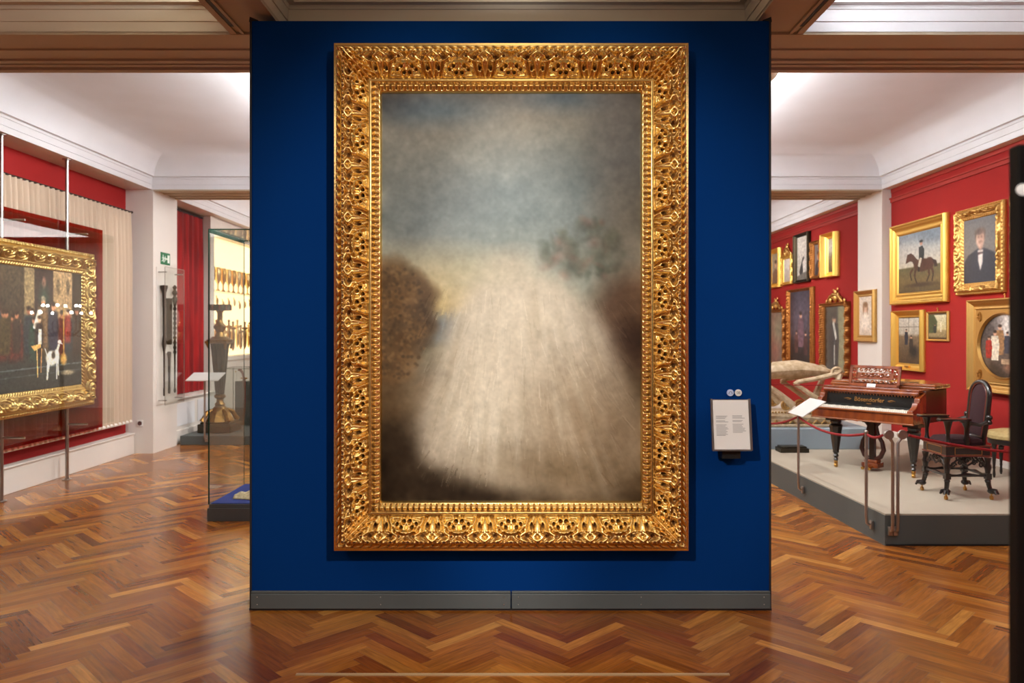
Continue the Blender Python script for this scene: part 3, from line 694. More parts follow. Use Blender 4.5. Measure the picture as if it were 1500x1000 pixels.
# -- oval painting in a square frame
P = Paint(110, 130, (96, 84, 76)).grad([(0, (140, 130, 128)), (.5, (104, 88, 78)), (1, (58, 44, 34))])
P.ell(.65, .25, .3, .22, (206, 198, 190), .5); P.ell(.2, .3, .2, .3, (70, 62, 60), .6, op=.8)
P.figure(.42, .62, .42, (150, 110, 72)); P.figure(.33, .70, .42, (206, 192, 170)); P.figure(.22, .68, .32, (150, 40, 30)); P.figure(.55, .6, .3, (60, 60, 70)); P.figure(.82, .72, .36, (66, 50, 40))
P.poly([(.2, 1), (.25, .7), (.45, .82), (.6, 1)], (54, 40, 30), .02); P.ell(.68, .78, .16, .08, (160, 110, 84), .5); P.poly([(.45, .68), (.75, .68), (.75, .75), (.45, .75)], (170, 140, 110)); P.noise(1, .08)
def oval(o, W, H):
    w2, h2 = W - .22, H - .24; a_, b_ = (W - .36) / 2, (H - .36) / 2; n = 72
    ang = np.linspace(0, 2 * PI, n, endpoint=False); V = []; Fs = []
    def sq(a):
        c, s_ = math.cos(a), math.sin(a); k = min((w2 / 2) / max(abs(c), 1e-6), (h2 / 2) / max(abs(s_), 1e-6)); return c * k, s_ * k
    rings = [[(sq(a)[0], -.045, sq(a)[1]) for a in ang], [((a_ + .03) * math.cos(a), -.045, (b_ + .03) * math.sin(a)) for a in ang], [((a_ + .015) * math.cos(a), -.06, (b_ + .015) * math.sin(a)) for a in ang], [(a_ * math.cos(a), -.03, b_ * math.sin(a)) for a in ang]]
    mb = MB(); mb.rings(rings, cap=False); p = mb.build('oval_mount', gold_b, o)
    me = p.data; at = me.attributes.new('relief', 'FLOAT', 'POINT'); at.data.foreach_set('value', np.array([.75] * n + [.9] * n + [1.] * n + [.5] * n, dtype=np.float32))
    for cx, cz in ((-1, 1), (1, 1), (-1, -1), (1, -1)):
        mb = MB()
        for q in range(14):
            t_ = q / 13; rr = .07 * (1 - t_ * .6); aa = t_ * 6; mb.ball((cx * (w2 / 2 - .085 + rr * .5 * math.cos(aa)), -.048, cz * (h2 / 2 - .085 + rr * .9 * math.sin(aa))), .013, 6)
        mb.build('spandrel_ornament', MATS['brass'], o)
frame_on_right(1417, 1520, 432, 585, .12, .13, relief_plain, gold_b, P, 'large square gold frame with an oval painting of a group, behind the chair', depth=.09, extra=lambda o, W, H: (oval(o, W, H), hook(o, W, H)), nt=20,
               mask=None)
# -- far bay, top row
def portrait(bg, coat, w=50, h=80, skin=(196, 156, 130)):
    p = Paint(w, h, bg); p.ell(.5, .4, .5, .4, tuple(int(v * 1.15) for v in bg), .9, op=.5)
    p.poly([(.05, 1), (.12, .66), (.4, .52), (.6, .52), (.88, .66), (.95, 1)], coat, .02); p.ell(.5, .38, .13, .12, skin, .2); p.ell(.5, .28, .14, .06, (60, 44, 34), .4); p.noise(1, .05); return p
frame_on_right(1125, 1140.5, 362, 420, .11, .10, relief_cove, gold_a, portrait((150, 140, 120), (120, 90, 70)), 'narrow gold-framed portrait in the far room, upper row next to the blue wall', depth=.09)
def crest(o, W, H):
    mb = MB()
    for k, (x, z, r) in enumerate(((0, .16, .045), (-.06, .10, .05), (.06, .10, .05), (-.12, .04, .05), (.12, .04, .05), (0, .07, .06), (-.2, .02, .035), (.2, .02, .035), (-.04, .2, .02), (.05, .21, .025))):
        mb.ball((x * W / .6, -.03, H / 2 + z), r, 10, (1, .5, 1.2))
    mb.tube([(-.18 * W / .6, -.04, H / 2), (-.1 * W / .6, -.05, H / 2 + .1), (0, -.06, H / 2 + .13), (.1 * W / .6, -.05, H / 2 + .1), (.18 * W / .6, -.04, H / 2)], .02, 8)
    ob = mb.build('crest', gold_b, o); me = ob.data; at = me.attributes.new('relief', 'FLOAT', 'POINT'); at.data.foreach_set('value', np.full(len(me.vertices), .8, dtype=np.float32))
frame_on_right(1143, 1159, 372, 416, .12, .07, relief_worn, gold_a, Paint(40, 60, (214, 206, 196)).ell(.5, .9, .6, .3, (170, 160, 150), .8).noise(2, .03), 'pale gold-framed picture with a carved crest, upper row of the far room', depth=.07, extra=crest)
P = Paint(60, 100, (190, 186, 176)).ell(.3, .2, .5, .2, (214, 210, 200), .8).poly([(.2, .8), (.5, .5), (.65, .45), (.7, .6), (.5, .9), (.3, .95)], (60, 60, 60), .01).poly([(.5, .6), (.7, .5), (.75, .7), (.6, .9)], (214, 208, 200), .01).poly([(0, .9), (1, .8), (1, 1), (0, 1)], (110, 106, 98), .02).noise(1, .06)
frame_on_right(1162, 1183, 338, 412, .10, .06, relief_plain, blackframe, P, 'black and gilt framed grey picture in the far room upper row', depth=.08)
frame_on_right(1187, 1201, 350, 407, .08, .07, relief_worn, gold_c, portrait((110, 104, 104), (44, 44, 52)), 'dark gold framed portrait between the black frame and the deep gold frame', depth=.09)
frame_on_right(1202.5, 1222, 338, 404, .13, .09, relief_cove, gold_a, Paint(40, 80, (150, 146, 140)).ell(.5, .2, .5, .2, (206, 206, 200), .7).ell(.5, .9, .6, .3, (66, 50, 36), .8).ell(.5, .7, .12, .16, (150, 110, 66), .5).noise(1, .06), 'deep bright gold frame with a pale landscape, last of the far room upper row', depth=.12)
# -- far bay, lower row
frame_on_right(1122, 1147, 452, 549, .10, .07, relief_worn, gold_c, Paint(50, 90, (110, 96, 84)).ell(.4, .5, .3, .4, (150, 100, 84), .7).ell(.6, .3, .3, .2, (140, 134, 110), .8).noise(2, .06), 'dark framed faded painting in the far room, lower row beside the blue wall', depth=.08, extra=crest)
P = Paint(80, 150, (44, 42, 50)).grad([(0, (54, 50, 62)), (.5, (60, 50, 54)), (1, (24, 18, 16))]).ell(.5, .35, .3, .25, (110, 104, 124), .9, op=.7).figure(.5, .72, .46, (110, 84, 96)).figure(.3, .8, .3, (84, 54, 50)).figure(.72, .82, .3, (70, 44, 44)).noise(2, .1)
frame_on_right(1152, 1189, 419, 547, .10, .06, relief_scroll, gold_c, P, 'tall dark misty painting in a carved gilt frame, lower row of the far room', depth=.08)
P = Paint(70, 120, (60, 58, 52)).poly([(.6, 0), (1, 0), (1, 1), (.6, 1)], (150, 144, 110), .04).figure(.42, .95, .85, (30, 32, 38)).line(.38, .24, .52, .5, .04, (206, 202, 196)).line(.44, .6, .44, .9, .02, (200, 196, 190)).noise(1, .05)
def fpane(o, W, H):
    crest(o, W, H); MB().span(-W / 2 + .06, W / 2 - .06, -.036, -.034, -H / 2 + .06, H / 2 - .06).build('glass_pane', glass_clear, o)
frame_on_right(1201, 1239, 441, 552, .09, .07, relief_worn, gold_c, P, 'glazed full-length portrait of a man in black, lower row of the far room', depth=.10, extra=fpane)
# -- girl drawing on the pillar
P = Paint(50, 90, (214, 200, 182)).poly([(.15, .9), (.25, .5), (.4, .42), (.6, .42), (.75, .5), (.85, .9)], (228, 216, 200), .02).ell(.5, .3, .15, .11, (214, 178, 152), .2).ell(.5, .21, .18, .07, (140, 104, 70), .4).ell(.34, .32, .05, .12, (150, 112, 76), .5).ell(.66, .32, .05, .12, (150, 112, 76), .5).ell(.5, .95, .4, .1, (196, 176, 156), .8).noise(1, .04)
frame_on_right(1251, 1280, 423, 501, .13, .10, relief_plain, gold_b, P, 'narrow gold-framed pale sketch of a girl hanging on the white pillar', Xw=5.05, depth=.06, nt=18)
# ================================================================== LEFT SIDE
# big history painting on poles
lp_y1 = 9.19; lp_y0 = 6.0; LPW = lp_y1 - lp_y0; zt, zb = 2.61, .82
lp = thing('framed_painting', 'large gold-framed painting of a court company with a white dog, held between steel poles', 'painting', (-5.09, (lp_y0 + lp_y1) / 2, (zt + zb) / 2), PI / 2)
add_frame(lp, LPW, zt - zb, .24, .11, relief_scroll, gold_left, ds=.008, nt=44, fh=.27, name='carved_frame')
MB().span(-LPW / 2 + .01, LPW / 2 - .01, -.03, 0, -(zt - zb) / 2 + .01, (zt - zb) / 2 - .01).build('back_board', darkwood, lp)
# canvas: local x from -1.35..1.35 -> right half visible
P = Paint(420, 210, (48, 42, 34)).grad([(0, (66, 56, 44)), (.5, (50, 40, 32)), (.75, (40, 40, 38)), (1, (44, 42, 36))])
P.poly([(.62, 0), (.68, 0), (.68, .5), (.62, .5)], (118, 100, 72), .004); P.poly([(.68, .0), (.8, 0), (.8, .5), (.68, .5)], (48, 36, 32), .004); P.poly([(.80, 0), (.93, 0), (.93, .5), (.80, .5)], (142, 116, 84), .004); P.poly([(.93, 0), (1, 0), (1, .8), (.93, .8)], (44, 34, 26), .004)
P.line(.863, 0, .863, .5, .002, (100, 80, 56)); P.ell(.832, .13, .012, .07, (90, 74, 54), .3); P.ell(.90, .13, .012, .07, (90, 74, 54), .3); P.ell(.74, .12, .012, .05, (150, 100, 84), .4); P.ell(.74, .25, .03, .12, (40, 52, 44), .6)
for i in range(34):
    x = rng.uniform(.02, .98); y = rng.uniform(.68, .78) if x < .9 else .7
    P.figure(x, y, rng.uniform(.34, .42), ((46, 36, 30), (76, 32, 26), (36, 42, 48), (60, 50, 32), (36, 54, 46))[rng.integers(0, 5)], (150, 100, 74))
P.figure(.735, .66, .44, (96, 74, 52), (186, 130, 98), (130, 120, 100)); P.poly([(.70, .34), (.72, .33), (.715, .42), (.685, .5), (.67, .49)], (206, 196, 176)); P.figure(.80, .7, .44, (34, 34, 48), (176, 120, 90)); P.figure(.71, .72, .34, (40, 30, 28)); P.poly([(.705, .5), (.725, .5), (.725, .62), (.70, .66)], (206, 196, 176)); P.figure(.90, .62, .3, (110, 36, 30))
P.poly([(.0, .76), (1, .74), (1, 1), (0, 1)], (40, 42, 40), .02, .85); P.line(.3, .84, 1, .80, .006, (84, 96, 98), .7); P.line(.2, .9, 1, .86, .004, (70, 78, 80), .6)
P.poly([(.66, .64), (.72, .62), (.72, .65), (.68, .68)], (190, 140, 76)); P.line(.695, .66, .70, .90, .003, (190, 150, 90)); P.line(.725, .66, .72, .86, .003, (150, 110, 66))
dg_ = (206, 198, 178)
P.ell(.79, .745, .038, .062, dg_, .15); P.ell(.822, .73, .018, .06, dg_, .2); P.ell(.80, .72, .012, .03, (50, 40, 34), .3); P.line(.765, .74, .76, .93, .005, dg_); P.line(.775, .76, .765, .86, .006, dg_); P.line(.822, .76, .822, .93, .004, dg_); P.line(.83, .74, .834, .9, .004, dg_); P.line(.82, .71, .838, .63, .007, dg_); P.ell(.842, .61, .012, .018, dg_, .2); P.line(.845, .615, .862, .63, .003, dg_); P.line(.76, .72, .745, .66, .002, dg_)
P.ell(.87, .76, .022, .05, (170, 130, 70), .3); P.line(.87, .3, .87, .74, .003, (150, 116, 60)); P.ell(.90, .88, .04, .02, (150, 136, 110), .5); P.noise(1, .10); P.a *= 1.45
P.mesh('canvas', LPW - .46, (zt - zb) - .52, lp, yoff=-.034)
# poles
for i, (y, lab) in enumerate(((7.67, 'slim steel pole from floor to soffit at the left edge of the picture'), (8.79, 'slim steel pole from floor to soffit nearer the white pillar'))):
    p = thing('support_pole', lab, 'pole', (-5.125, y, 0), group='steel poles carrying the large painting')
    MB().tube([(0, 0, .006), (0, 0, SOF - .006)], .019, 12).build('shaft', steel, p)
    MB().lathe([(.05, 0), (.05, .008), (.022, .012), (.022, .03)], seg=18).build('foot_plate', steel, p)
    MB().lathe([(.022, SOF - .03), (.022, SOF - .012), (.05, SOF - .008), (.05, SOF)], seg=18).build('top_plate', steel, p)
    for z in (.634, 2.80): MB().tube([(0, 0, z), (.235, 0, z)], .011, 8).build('bracket_arm', steel, p)
# glass pane in front, held on the arms
g = thing('glass_screen', 'clear glass sheet held on steel arms in front of the court painting', 'glass screen', (-4.885, 7.6, .6))
MB().span(-.004, .004, -1.55, 1.75, -.0, 2.24).build('pane', glass_clear, g)
# red translucent pane behind
tag(MB().span(-5.175, -5.165, 6.0, 9.62, .50, 2.95).build('tinted_panel', glass_red), 'dark red see-through panel behind the gold-framed court painting', 'panel')
# curtain
def curtain(name, x, y0, y1, z0, z1, amp, wave, m, label, seed=1, drop=None):
    r = np.random.default_rng(seed); n = int((y1 - y0) / .009); ys = np.linspace(y0, y1, n)
    ph = np.cumsum(r.uniform(.6, 1.5, n)) * (2 * PI * .009 / wave)
    zs = np.linspace(0, 1, 14); rings = []
    am = amp * (.6 + .4 * np.interp(ys, ys[::40], r.uniform(0, 1.2, len(ys[::40]))))
    for t in zs:
        k = .35 + .65 * min(1, (1 - t) * 4 + .1)
        rings.append([(x + am[i] * k * math.sin(ph[i] + t * .3), ys[i], z0 + (z1 - z0) * t) for i in range(n)])
    mb = MB(); mb.rings(rings, closed=False, cap=False); t = thing(name, label, 'curtain', (x, (y0 + y1) / 2, z0))
    mb.v = [(v[0] - x, v[1] - (y0 + y1) / 2, v[2] - z0) for v in mb.v]
    mb.build('cloth', m, t); return t
ct = curtain('curtain', -5.262, 5.9, 10.5, .455, 3.31, .058, .10, curtainm, 'long pleated beige curtain hanging behind the court painting', 3)
MB().tube([(0, -2.3, 2.86), (0, 2.33, 2.86)], .012, 8).ball((0, 2.34, 2.86), .02, 8).build('curtain_rod', darkwood, ct)
MB().tube([(.01, -2.3, .01), (.01, 2.3, .01)], .022, 8).build('bottom_rail', whitep, ct)
# pillar fittings
es = thing('exit_sign', 'small green emergency exit sign with white symbols on the white pillar', 'sign', (-5.028, 11.03, 2.725), PI / 2)
MB().span(-.14, .14, -.008, 0, -.085, .085).build('board', exitgreen, es)
MB().span(-.02, .05, -.011, -.008, -.012, .012).prism([(-.045, 0), (-.01, .04), (-.01, -.04)], .008, .011, Matrix(((1, 0, 0), (0, 0, -1), (0, 1, 0)))).build('arrow', exitwhite, es)
MB().span(.055, .115, -.011, -.008, -.055, .055).build('door_symbol', exitwhite, es)
rn = MB().ball((-.085, -.01, .04), .013, 8, (1, .2, 1)).tube([(-.09, -.01, .025), (-.082, -.01, -.01)], .011, 6).tube([(-.084, -.01, -.01), (-.06, -.01, -.03), (-.065, -.01, -.055)], .007, 6).tube([(-.084, -.01, -.01), (-.10, -.01, -.035), (-.125, -.01, -.04)], .007, 6).tube([(-.088, -.01, .02), (-.06, -.01, .005)], .005, 6).tube([(-.088, -.01, .02), (-.115, -.01, .0)], .005, 6)
rn.build('running_figure', exitwhite, es)
so = thing('wall_socket', 'white electrical socket low on the front of the white pillar', 'socket', (-5.21, 10.669, .42))
MB().span(-.045, .045, -.010, 0, -.045, .045).build('cover_plate', paper, so, bevel=.004)
MB().rings([[(r * math.cos(a), y, r * math.sin(a)) for a in np.linspace(0, 2 * PI, 21)[:-1]] for r, y in ((.03, -.012), (.03, -.013), (.022, -.0115))]).build('outlet', steel, so)
# weapon case on the pillar
gc = thing('wall_case', 'narrow glass wall case on the white pillar holding staffs', 'display case', (-5.03, 11.06, .66), PI / 2)
CW = .62
MB().span(-CW / 2, CW / 2, -.012, 0, 0, 1.93).build('back_panel', whitep, gc)
MB().span(-CW / 2, CW / 2, -.128, -.124, 0, 1.93).build('glass_front', glass_clear, gc)
ed = MB()
for x in (-CW / 2, CW / 2): ed.span(x - .003, x + .003, -.13, -.124, 0, 1.93)
for z in (0, 1.93): ed.span(-CW / 2, CW / 2, -.13, -.124, z - .003, z + .003)
ed.build('glass_rim', steel_d, gc)
for x in (-CW / 2 + .05, CW / 2 - .05):
    for z in (.06, 1.86): MB().tube([(x, 0, z), (x, -.13, z)], .008, 8).build('standoff', steel, gc)
for lab, nm, yy, z0, z1, kind in (('dark staff with a flared knob top in the wall case, nearest the curtain', 'staff', 10.86, .78, 2.34, 0), ('thick plain dark baton in the middle of the wall case', 'baton', 11.02, 1.5, 2.16, 1), ('dark knotted staff with a carved finial in the wall case, farthest of the three', 'staff', 11.2, .80, 2.36, 2)):
    if kind == 0: pr = [(.012, 0), (.014, .1), (.010, .12), (.012, .6), (.026, .7), (.03, .74), (.02, .86), (.022, 1.2), (.028, 1.45), (.05, 1.53), (.05, 1.555), (.01, 1.56)]
    elif kind == 1: pr = [(.035, 0), (.04, .02), (.04, .62), (.045, .64), (.045, .66), (.03, .66)]
    else:
        pr = [(.01, 0), (.018, .03), (.010, .08)] + [((.026 if k % 2 else .014), .55 + k * .035) for k in range(22)] + [(.04, 1.36), (.02, 1.4), (.04, 1.45), (.018, 1.49), (.03, 1.53), (.006, 1.56)]
    o = MB().lathe(pr, (-4.965, yy, z0), 12).build(nm, bronze if kind else darkwood); tag(o, lab, nm, 'staffs in the wall case')
tag(MB().lathe([(.016, 0), (.02, .05), (.016, .1), (.02, .5), (.03, .58), (.02, .6)], (-4.975, 11.04, .8), 10).build('dark_rod', darkwood), 'short dark rod standing under the baton in the wall case', 'rod', 'staffs in the wall case')

# red curtain alcove, parapet
rc = curtain('curtain', -5.33, 11.5, 13.06, .70, 3.60, .03, .2, redcurtain, 'bright red velvet curtain in the alcove behind the white pillar', 9)
MB().tube([(0, -.78, 2.9), (0, .78, 2.9)], .02, 8).build('curtain_rod', blackpanel, rc)
mb = MB().span(XL, -5.10, 11.44, 13.1, 0, .66).span(XL, -5.07, 11.44, 13.1, .66, .69).span(XL, -5.08, 11.44, 13.1, 0, .2)
o = mb.build('trim_4', whitep, bevel=.005); o['kind'] = 'structure'
pn = MB()
for a in (11.52, 12.32): pn.span(-5.102, -5.092, a, a + .68, .26, .60)
pn.build('inset_panel', plaster, o).location = tuple(-Vector(o.location)); 
# lit showcase recess
sc_ = thing('wall_showcase', 'brightly lit built-in wall showcase glowing gold behind the glass case', 'display case', (XL, 14.7, 0))
mb = MB().span(XL, -5.20, 13.1, 13.26, 0, SOF).span(XL, -5.20, 16.1, 16.28, 0, SOF).span(XL, -5.20, 13.26, 16.1, 3.36, SOF).span(XL, -5.16, 13.26, 16.1, 0, 1.17).span(XL, -5.13, 13.26, 16.1, 1.17, 1.24)
child(mb, 'casing', whitep, sc_)
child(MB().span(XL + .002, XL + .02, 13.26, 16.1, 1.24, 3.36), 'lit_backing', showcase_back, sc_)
mb = MB()
for y in (13.3, 14.2, 15.1): mb.span(-5.162, -5.152, y, y + .84, .1, 1.1)
child(mb, 'cupboard_door', whitep, sc_)
child(MB().span(-5.39, -5.2, 13.26, 16.1, 2.38, 2.395), 'shelf', glass_clear, sc_)
for k in range(3): child(MB().ball((-5.145, 14.12 + .9 * k, .95), .014, 8), 'knob', brass, sc_)
# exhibits in it
for k in range(11):
    y = 13.42 + .2 * k + rng.uniform(-.03, .03); z0 = 1.32 + rng.uniform(0, .1); L = rng.uniform(.42, .55)
    mb = MB().lathe([(.006, 0), (.03, .06), (.038, .25), (.04, L - .2), (.028, L - .12), (.06, L - .1), (.06, L - .08), (.016, L - .06), (.018, L), (.028, L + .02), (.004, L + .04)], (-5.30, y, z0), 10)
    tag(mb.build('sheathed_dagger', mirror_brown if k % 3 else silver), 'upright sheathed dagger with a knobbed hilt in the glowing showcase', 'dagger', 'daggers on the lower level of the glowing showcase')
for k in range(8):
    y = 13.45 + .28 * k; z = 2.2 + .03 * math.sin(k * 2.1)
    mb = MB().ball((-5.33, y, z), .055, 10, (.3, .8, 1.2)).tube([(-5.34, y, z + .05), (-5.35, y, z + .10)], .01, 6)
    tag(mb.build('medallion', brass if k % 2 else silver), 'oval gilt medallion hanging above the daggers in the glowing showcase', 'medallion', 'medallions in the glowing showcase')
for k in range(9):
    y = 13.4 + .25 * k; mb = MB().lathe([(.04, 0), (.045, .01), (.015, .04), (.012, .12), (.05, .2), (.06, .34), (.045, .4), (.05, .42)], (-5.29, y, 2.397), 12)
    tag(mb.build('goblet', silver if k % 2 else brass), 'gilt goblet standing on the upper shelf of the glowing showcase', 'goblet', 'goblets on the upper shelf of the glowing showcase')

# far grey platform with torchere
struct('trim_5', MB().span(-5.0, -3.0, 11.45, 13.4, 0, .137), greyplat, bevel=.006, label='low grey platform on the floor at the far left')
to = thing('torchere', 'tall dark bronze and gilt candelabrum pedestal standing on the far grey platform', 'torchere', (-4.61, 11.98, .137))
MB().box((0, 0, .07), (.50, .5, .13)).box((0, 0, .15), (.44, .44, .03)).build('plinth', bronze, to, bevel=.008)
MB().lathe([(.22, .165), (.21, .19), (.17, .27), (.12, .35), (.10, .37), (.07, .40)], seg=8).build('base_dome', bronze_g, to)
for k in range(4):
    a = PI / 4 + k * PI / 2; c, s_ = math.cos(a), math.sin(a)
    MB().tube([(.12 * c, .12 * s_, .34), (.2 * c, .2 * s_, .30), (.25 * c, .25 * s_, .22), (.28 * c, .28 * s_, .17)], [.02, .035, .035, .045], 8).build('claw_foot', bronze_g, to)
MB().lathe([(.07, .40), (.08, .42), (.05, .46), (.05, .50), (.085, .53), (.085, .56), (.055, .58)], seg=16).build('lower_knop', bronze_g, to)
rg = []
for t in np.linspace(0, 1, 14):
    r = .06 + .07 * t; z = .58 + t * .78
    rg.append([((r * (1 + .07 * math.cos(12 * a))) * math.cos(a), (r * (1 + .07 * math.cos(12 * a))) * math.sin(a), z) for a in np.linspace(0, 2 * PI, 49)[:-1]])
MB().rings(rg).build('fluted_shaft', bronze, to)
MB().box((0, 0, 1.385), (.34, .34, .035)).lathe([(.13, 1.36), (.19, 1.385), (.2, 1.42), (.14, 1.44), (.11, 1.47)], seg=16).build('capital', bronze_g, to)
for k in range(4):
    a = PI / 4 + k * PI / 2; MB().tube([(.14 * math.cos(a), .14 * math.sin(a), 1.40), (.2 * math.cos(a), .2 * math.sin(a), 1.36), (.17 * math.cos(a), .17 * math.sin(a), 1.28)], [.02, .03, .015], 8).build('ram_head', bronze_g, to)
MB().lathe([(.08, 1.45), (.07, 1.5), (.05, 1.54), (.09, 1.6), (.095, 1.63), (.05, 1.68), (.04, 1.72), (.04, 1.84), (.055, 1.86), (.05, 1.88)], seg=16).build('vase', bronze_g, to)
MB().lathe([(.05, 1.87), (.16, 1.875), (.165, 1.88), (.165, 1.965), (.155, 1.965), (.15, 1.89), (.02, 1.89)], seg=20).build('tray', bronze, to)
mb = MB()
for k in range(10):
    a = k * 2 * PI / 10; mb.tube([(.168 * math.cos(a), .168 * math.sin(a), 1.88), (.168 * math.cos(a), .168 * math.sin(a), 1.965)], .012, 6)
mb.build('tray_ribs', redbrown, to)

# lectern in front of the platform
le = thing('info_lectern', 'white slanted text board on a thin steel post in front of the far platform', 'lectern', (-4.60, 11.40, .0))
MB().tube([(0, .03, .10), (0, -.02, .10), (0, -.03, .13), (0, -.03, .98)], .014, 10).build('post', steel_d, le)
MB().span(-.022, .022, .03, .045, .05, .15).build('wall_bracket', steel_d, le)
MB().box((.02, -.04, 1.02), (.47, .32, .012), M=Matrix.Rotation(math.radians(18), 3, 'X')).build('text_board', cardw, le)

# second glass case with sabre, on the platform
g2 = thing('glass_case', 'glass case with a thin dark rim on the far platform around the curved sabre', 'display case', (-4.3, 12.9, .137))
bx = (.55, .3)
for (x0, x1, y0, y1) in ((-bx[0], bx[0], -bx[1], -bx[1] + .006), (-bx[0], bx[0], bx[1] - .006, bx[1]), (-bx[0], -bx[0] + .006, -bx[1] + .006, bx[1] - .006), (bx[0] - .006, bx[0], -bx[1] + .006, bx[1] - .006)):
    MB().span(x0, x1, y0, y1, .0, .94).build('glass_side', glass_clear, g2)
ed = MB()
for sx in (-1, 1):
    for sy in (-1, 1): ed.span(sx * bx[0] - .004, sx * bx[0] + .004, sy * bx[1] - .004, sy * bx[1] + .004, 0, .945)
for sy in (-1, 1): ed.span(-bx[0], bx[0], sy * bx[1] - .004, sy * bx[1] + .004, .937, .945)
for sx in (-1, 1): ed.span(sx * bx[0] - .004, sx * bx[0] + .004, -bx[1], bx[1], .937, .945)
ed.build('rim', glass_edge, g2)
pe = MB().span(-4.66, -4.38, 12.75, 13.0, .138, .86).build('display_block', greyplat, bevel=.006); tag(pe, 'grey block inside the far glass case supporting the sabre', 'plinth')
sb = thing('sabre', 'curved sabre with a red-brown grip leaning upright against the grey block', 'sabre', (-4.50, 12.71, .15))
MB().tube([(0, 0, 0), (.01, 0, .3), (.012, 0, .6), (.005, 0, .76)], [.012, .02, .022, .024], 8).build('scabbard', redbrown, sb)
MB().tube([(.005, 0, .76), (-.01, 0, .84), (-.05, 0, .90), (-.09, 0, .905)], [.018, .022, .024, .02], 8).build('grip', redbrown, sb)
MB().tube([(-.05, 0, .765), (.06, 0, .765)], .01, 8).build('crossguard', brass, sb)

# near glass vitrine left of the blue wall
VXa, VXb, VYa, VYb = -2.75, -1.78, 6.89, 7.78
v = thing('glass_vitrine', 'tall frameless glass vitrine with green edges and a grey base behind the blue wall', 'display case', ((VXa + VXb) / 2, (VYa + VYb) / 2, 0))
child(MB().span(VXa - .012, VXb, VYa - .012, VYb, 0, .115).span(VXa, VXb, VYa, VYb, .115, .15), 'base', skirt, v, bevel=.003)
child(MB().span(VXa + .012, VXb - .012, VYa + .012, VYb - .012, .15, .156), 'felt_floor', bluefelt, v)
for x0, x1, y0, y1 in ((VXa, VXb, VYa, VYa + .006), (VXa, VXb, VYb - .006, VYb), (VXa, VXa + .006, VYa + .006, VYb - .006), (VXb - .006, VXb, VYa + .006, VYb - .006)):
    child(MB().span(x0, x1, y0, y1, .15, 2.6), 'glass_side', glass_clear, v)
child(MB().span(VXa, VXb, VYa, VYb, 2.6, 2.606), 'glass_top', glass_clear, v)
ed = MB()
for x in (VXa, VXb):
    for y in (VYa, VYb): ed.span(x - .005, x + .005, y - .005, y + .005, .15, 2.606) if y == VYa else ed.span(x - .003, x + .003, y - .003, y + .003, .15, 2.606)
for y in (VYa, VYb): ed.span(VXa, VXb, y - .004, y + .004, 2.598, 2.608)
for x in (VXa, VXb): ed.span(x - .004, x + .006, VYa, VYb, 2.575, 2.608)
child(ed, 'glass_edge', glass_edge, v)
# crumpled lace piece on the felt
n1, n2 = 30, 22; rgs = []
for i in range(n1):
    row = []
    for j in range(n2):
        a, b_ = i / (n1 - 1), j / (n2 - 1); wd = .06 + .10 * math.sin(PI * min(1, a * .8 + .1))
        x = -2.60 + a * .5; y = 7.15 + (b_ - .5) * 2 * wd + .03 * math.sin(a * 7)
        z = .162 + .045 * math.sin(PI * b_) * (.5 + .5 * math.sin(PI * min(1, a + .15))) + .008 * math.sin(a * 40 + b_ * 9) * math.sin(PI * b_)
        row.append((x, y, z))
    rgs.append(row)
mb = MB(); mb.rings(rgs, closed=False, cap=False)
o = mb.build('lace_cloth', lace); tag(o, 'crumpled cream lace cloth lying on the blue felt in the tall vitrine', 'cloth')
sol = o.modifiers.new('thick', 'SOLIDIFY'); sol.thickness = .004
tag(MB().box((-2.42, 7.62, .159), (.3, .14, .004), rz=.1).build('text_card', paper), 'pale text card lying at the back of the blue felt in the tall vitrine', 'card')

# floor-standing candelabrum behind the blue wall (it shows as reflections in the left glass)
cd = thing('candelabrum', 'many-armed candelabrum with glowing candle bulbs hidden behind the blue wall', 'candelabrum', (-2.1, 13.0, 0))
MB().lathe([(.22, 0), (.22, .04), (.06, .1), (.035, .3), (.03, 1.6), (.06, 1.7), (.03, 1.8), (.04, 1.95)], seg=16).build('stem', bronze_g, cd)
for k in range(12):
    a = k * PI / 6 + .2; r = .44 if k % 2 else .28; zt_ = 1.98 if k % 2 else 2.10; c, s_ = math.cos(a), math.sin(a)
    arm = MB().tube([(.03 * c, .03 * s_, 1.7), (r * .6 * c, r * .6 * s_, 1.6), (r * c, r * s_, 1.72), (r * c, r * s_, zt_ - .13)], .009, 6).build('arm', bronze_g, cd)
    MB().tube([(r * c, r * s_, zt_ - .13), (r * c, r * s_, zt_)], .011, 8).build('candle', ivory, arm)
    MB().ball((r * c, r * s_, zt_ + .02), .02, 8, (1, 1, 1.3)).build('bulb', bulb_em, arm)

# ================================================================== RIGHT SIDE PLATFORM
pf = [(2.91, 6.10), (XR - .04, 6.10), (XR - .04, 10.5), (2.83, 10.5), (2.83, 8.58)]
pl = thing('stage_platform', 'low dark grey platform with a pale grey cloth top carrying the piano', 'platform', (4.0, 8.0, 0))
child(MB().prism(pf, 0, .238), 'side_panels', greyplat, pl)
child(MB().prism([(x + (.006 if x < 4 else 0), y + (.006 if y < 7 else 0)) for x, y in pf], .238, .25), 'cloth_top', carpetg, pl)
child(MB().span(2.868, 2.872, 7.66, 7.668, .0, .236).box((2.868, 7.66, .12), (.012, .006, .235)), 'panel_joint', darkedge, pl)
child(MB().span(2.92, XR - .04, 6.092, 6.1, .0, .012), 'floor_gap', blackpanel, pl)
tag(MB().span(2.9, 4.35, 9.42, 10.4, .25, .50).build('plinth_block', bluegrey, bevel=.006), 'pale blue-grey block on the platform under the cream carved sleigh', 'plinth')

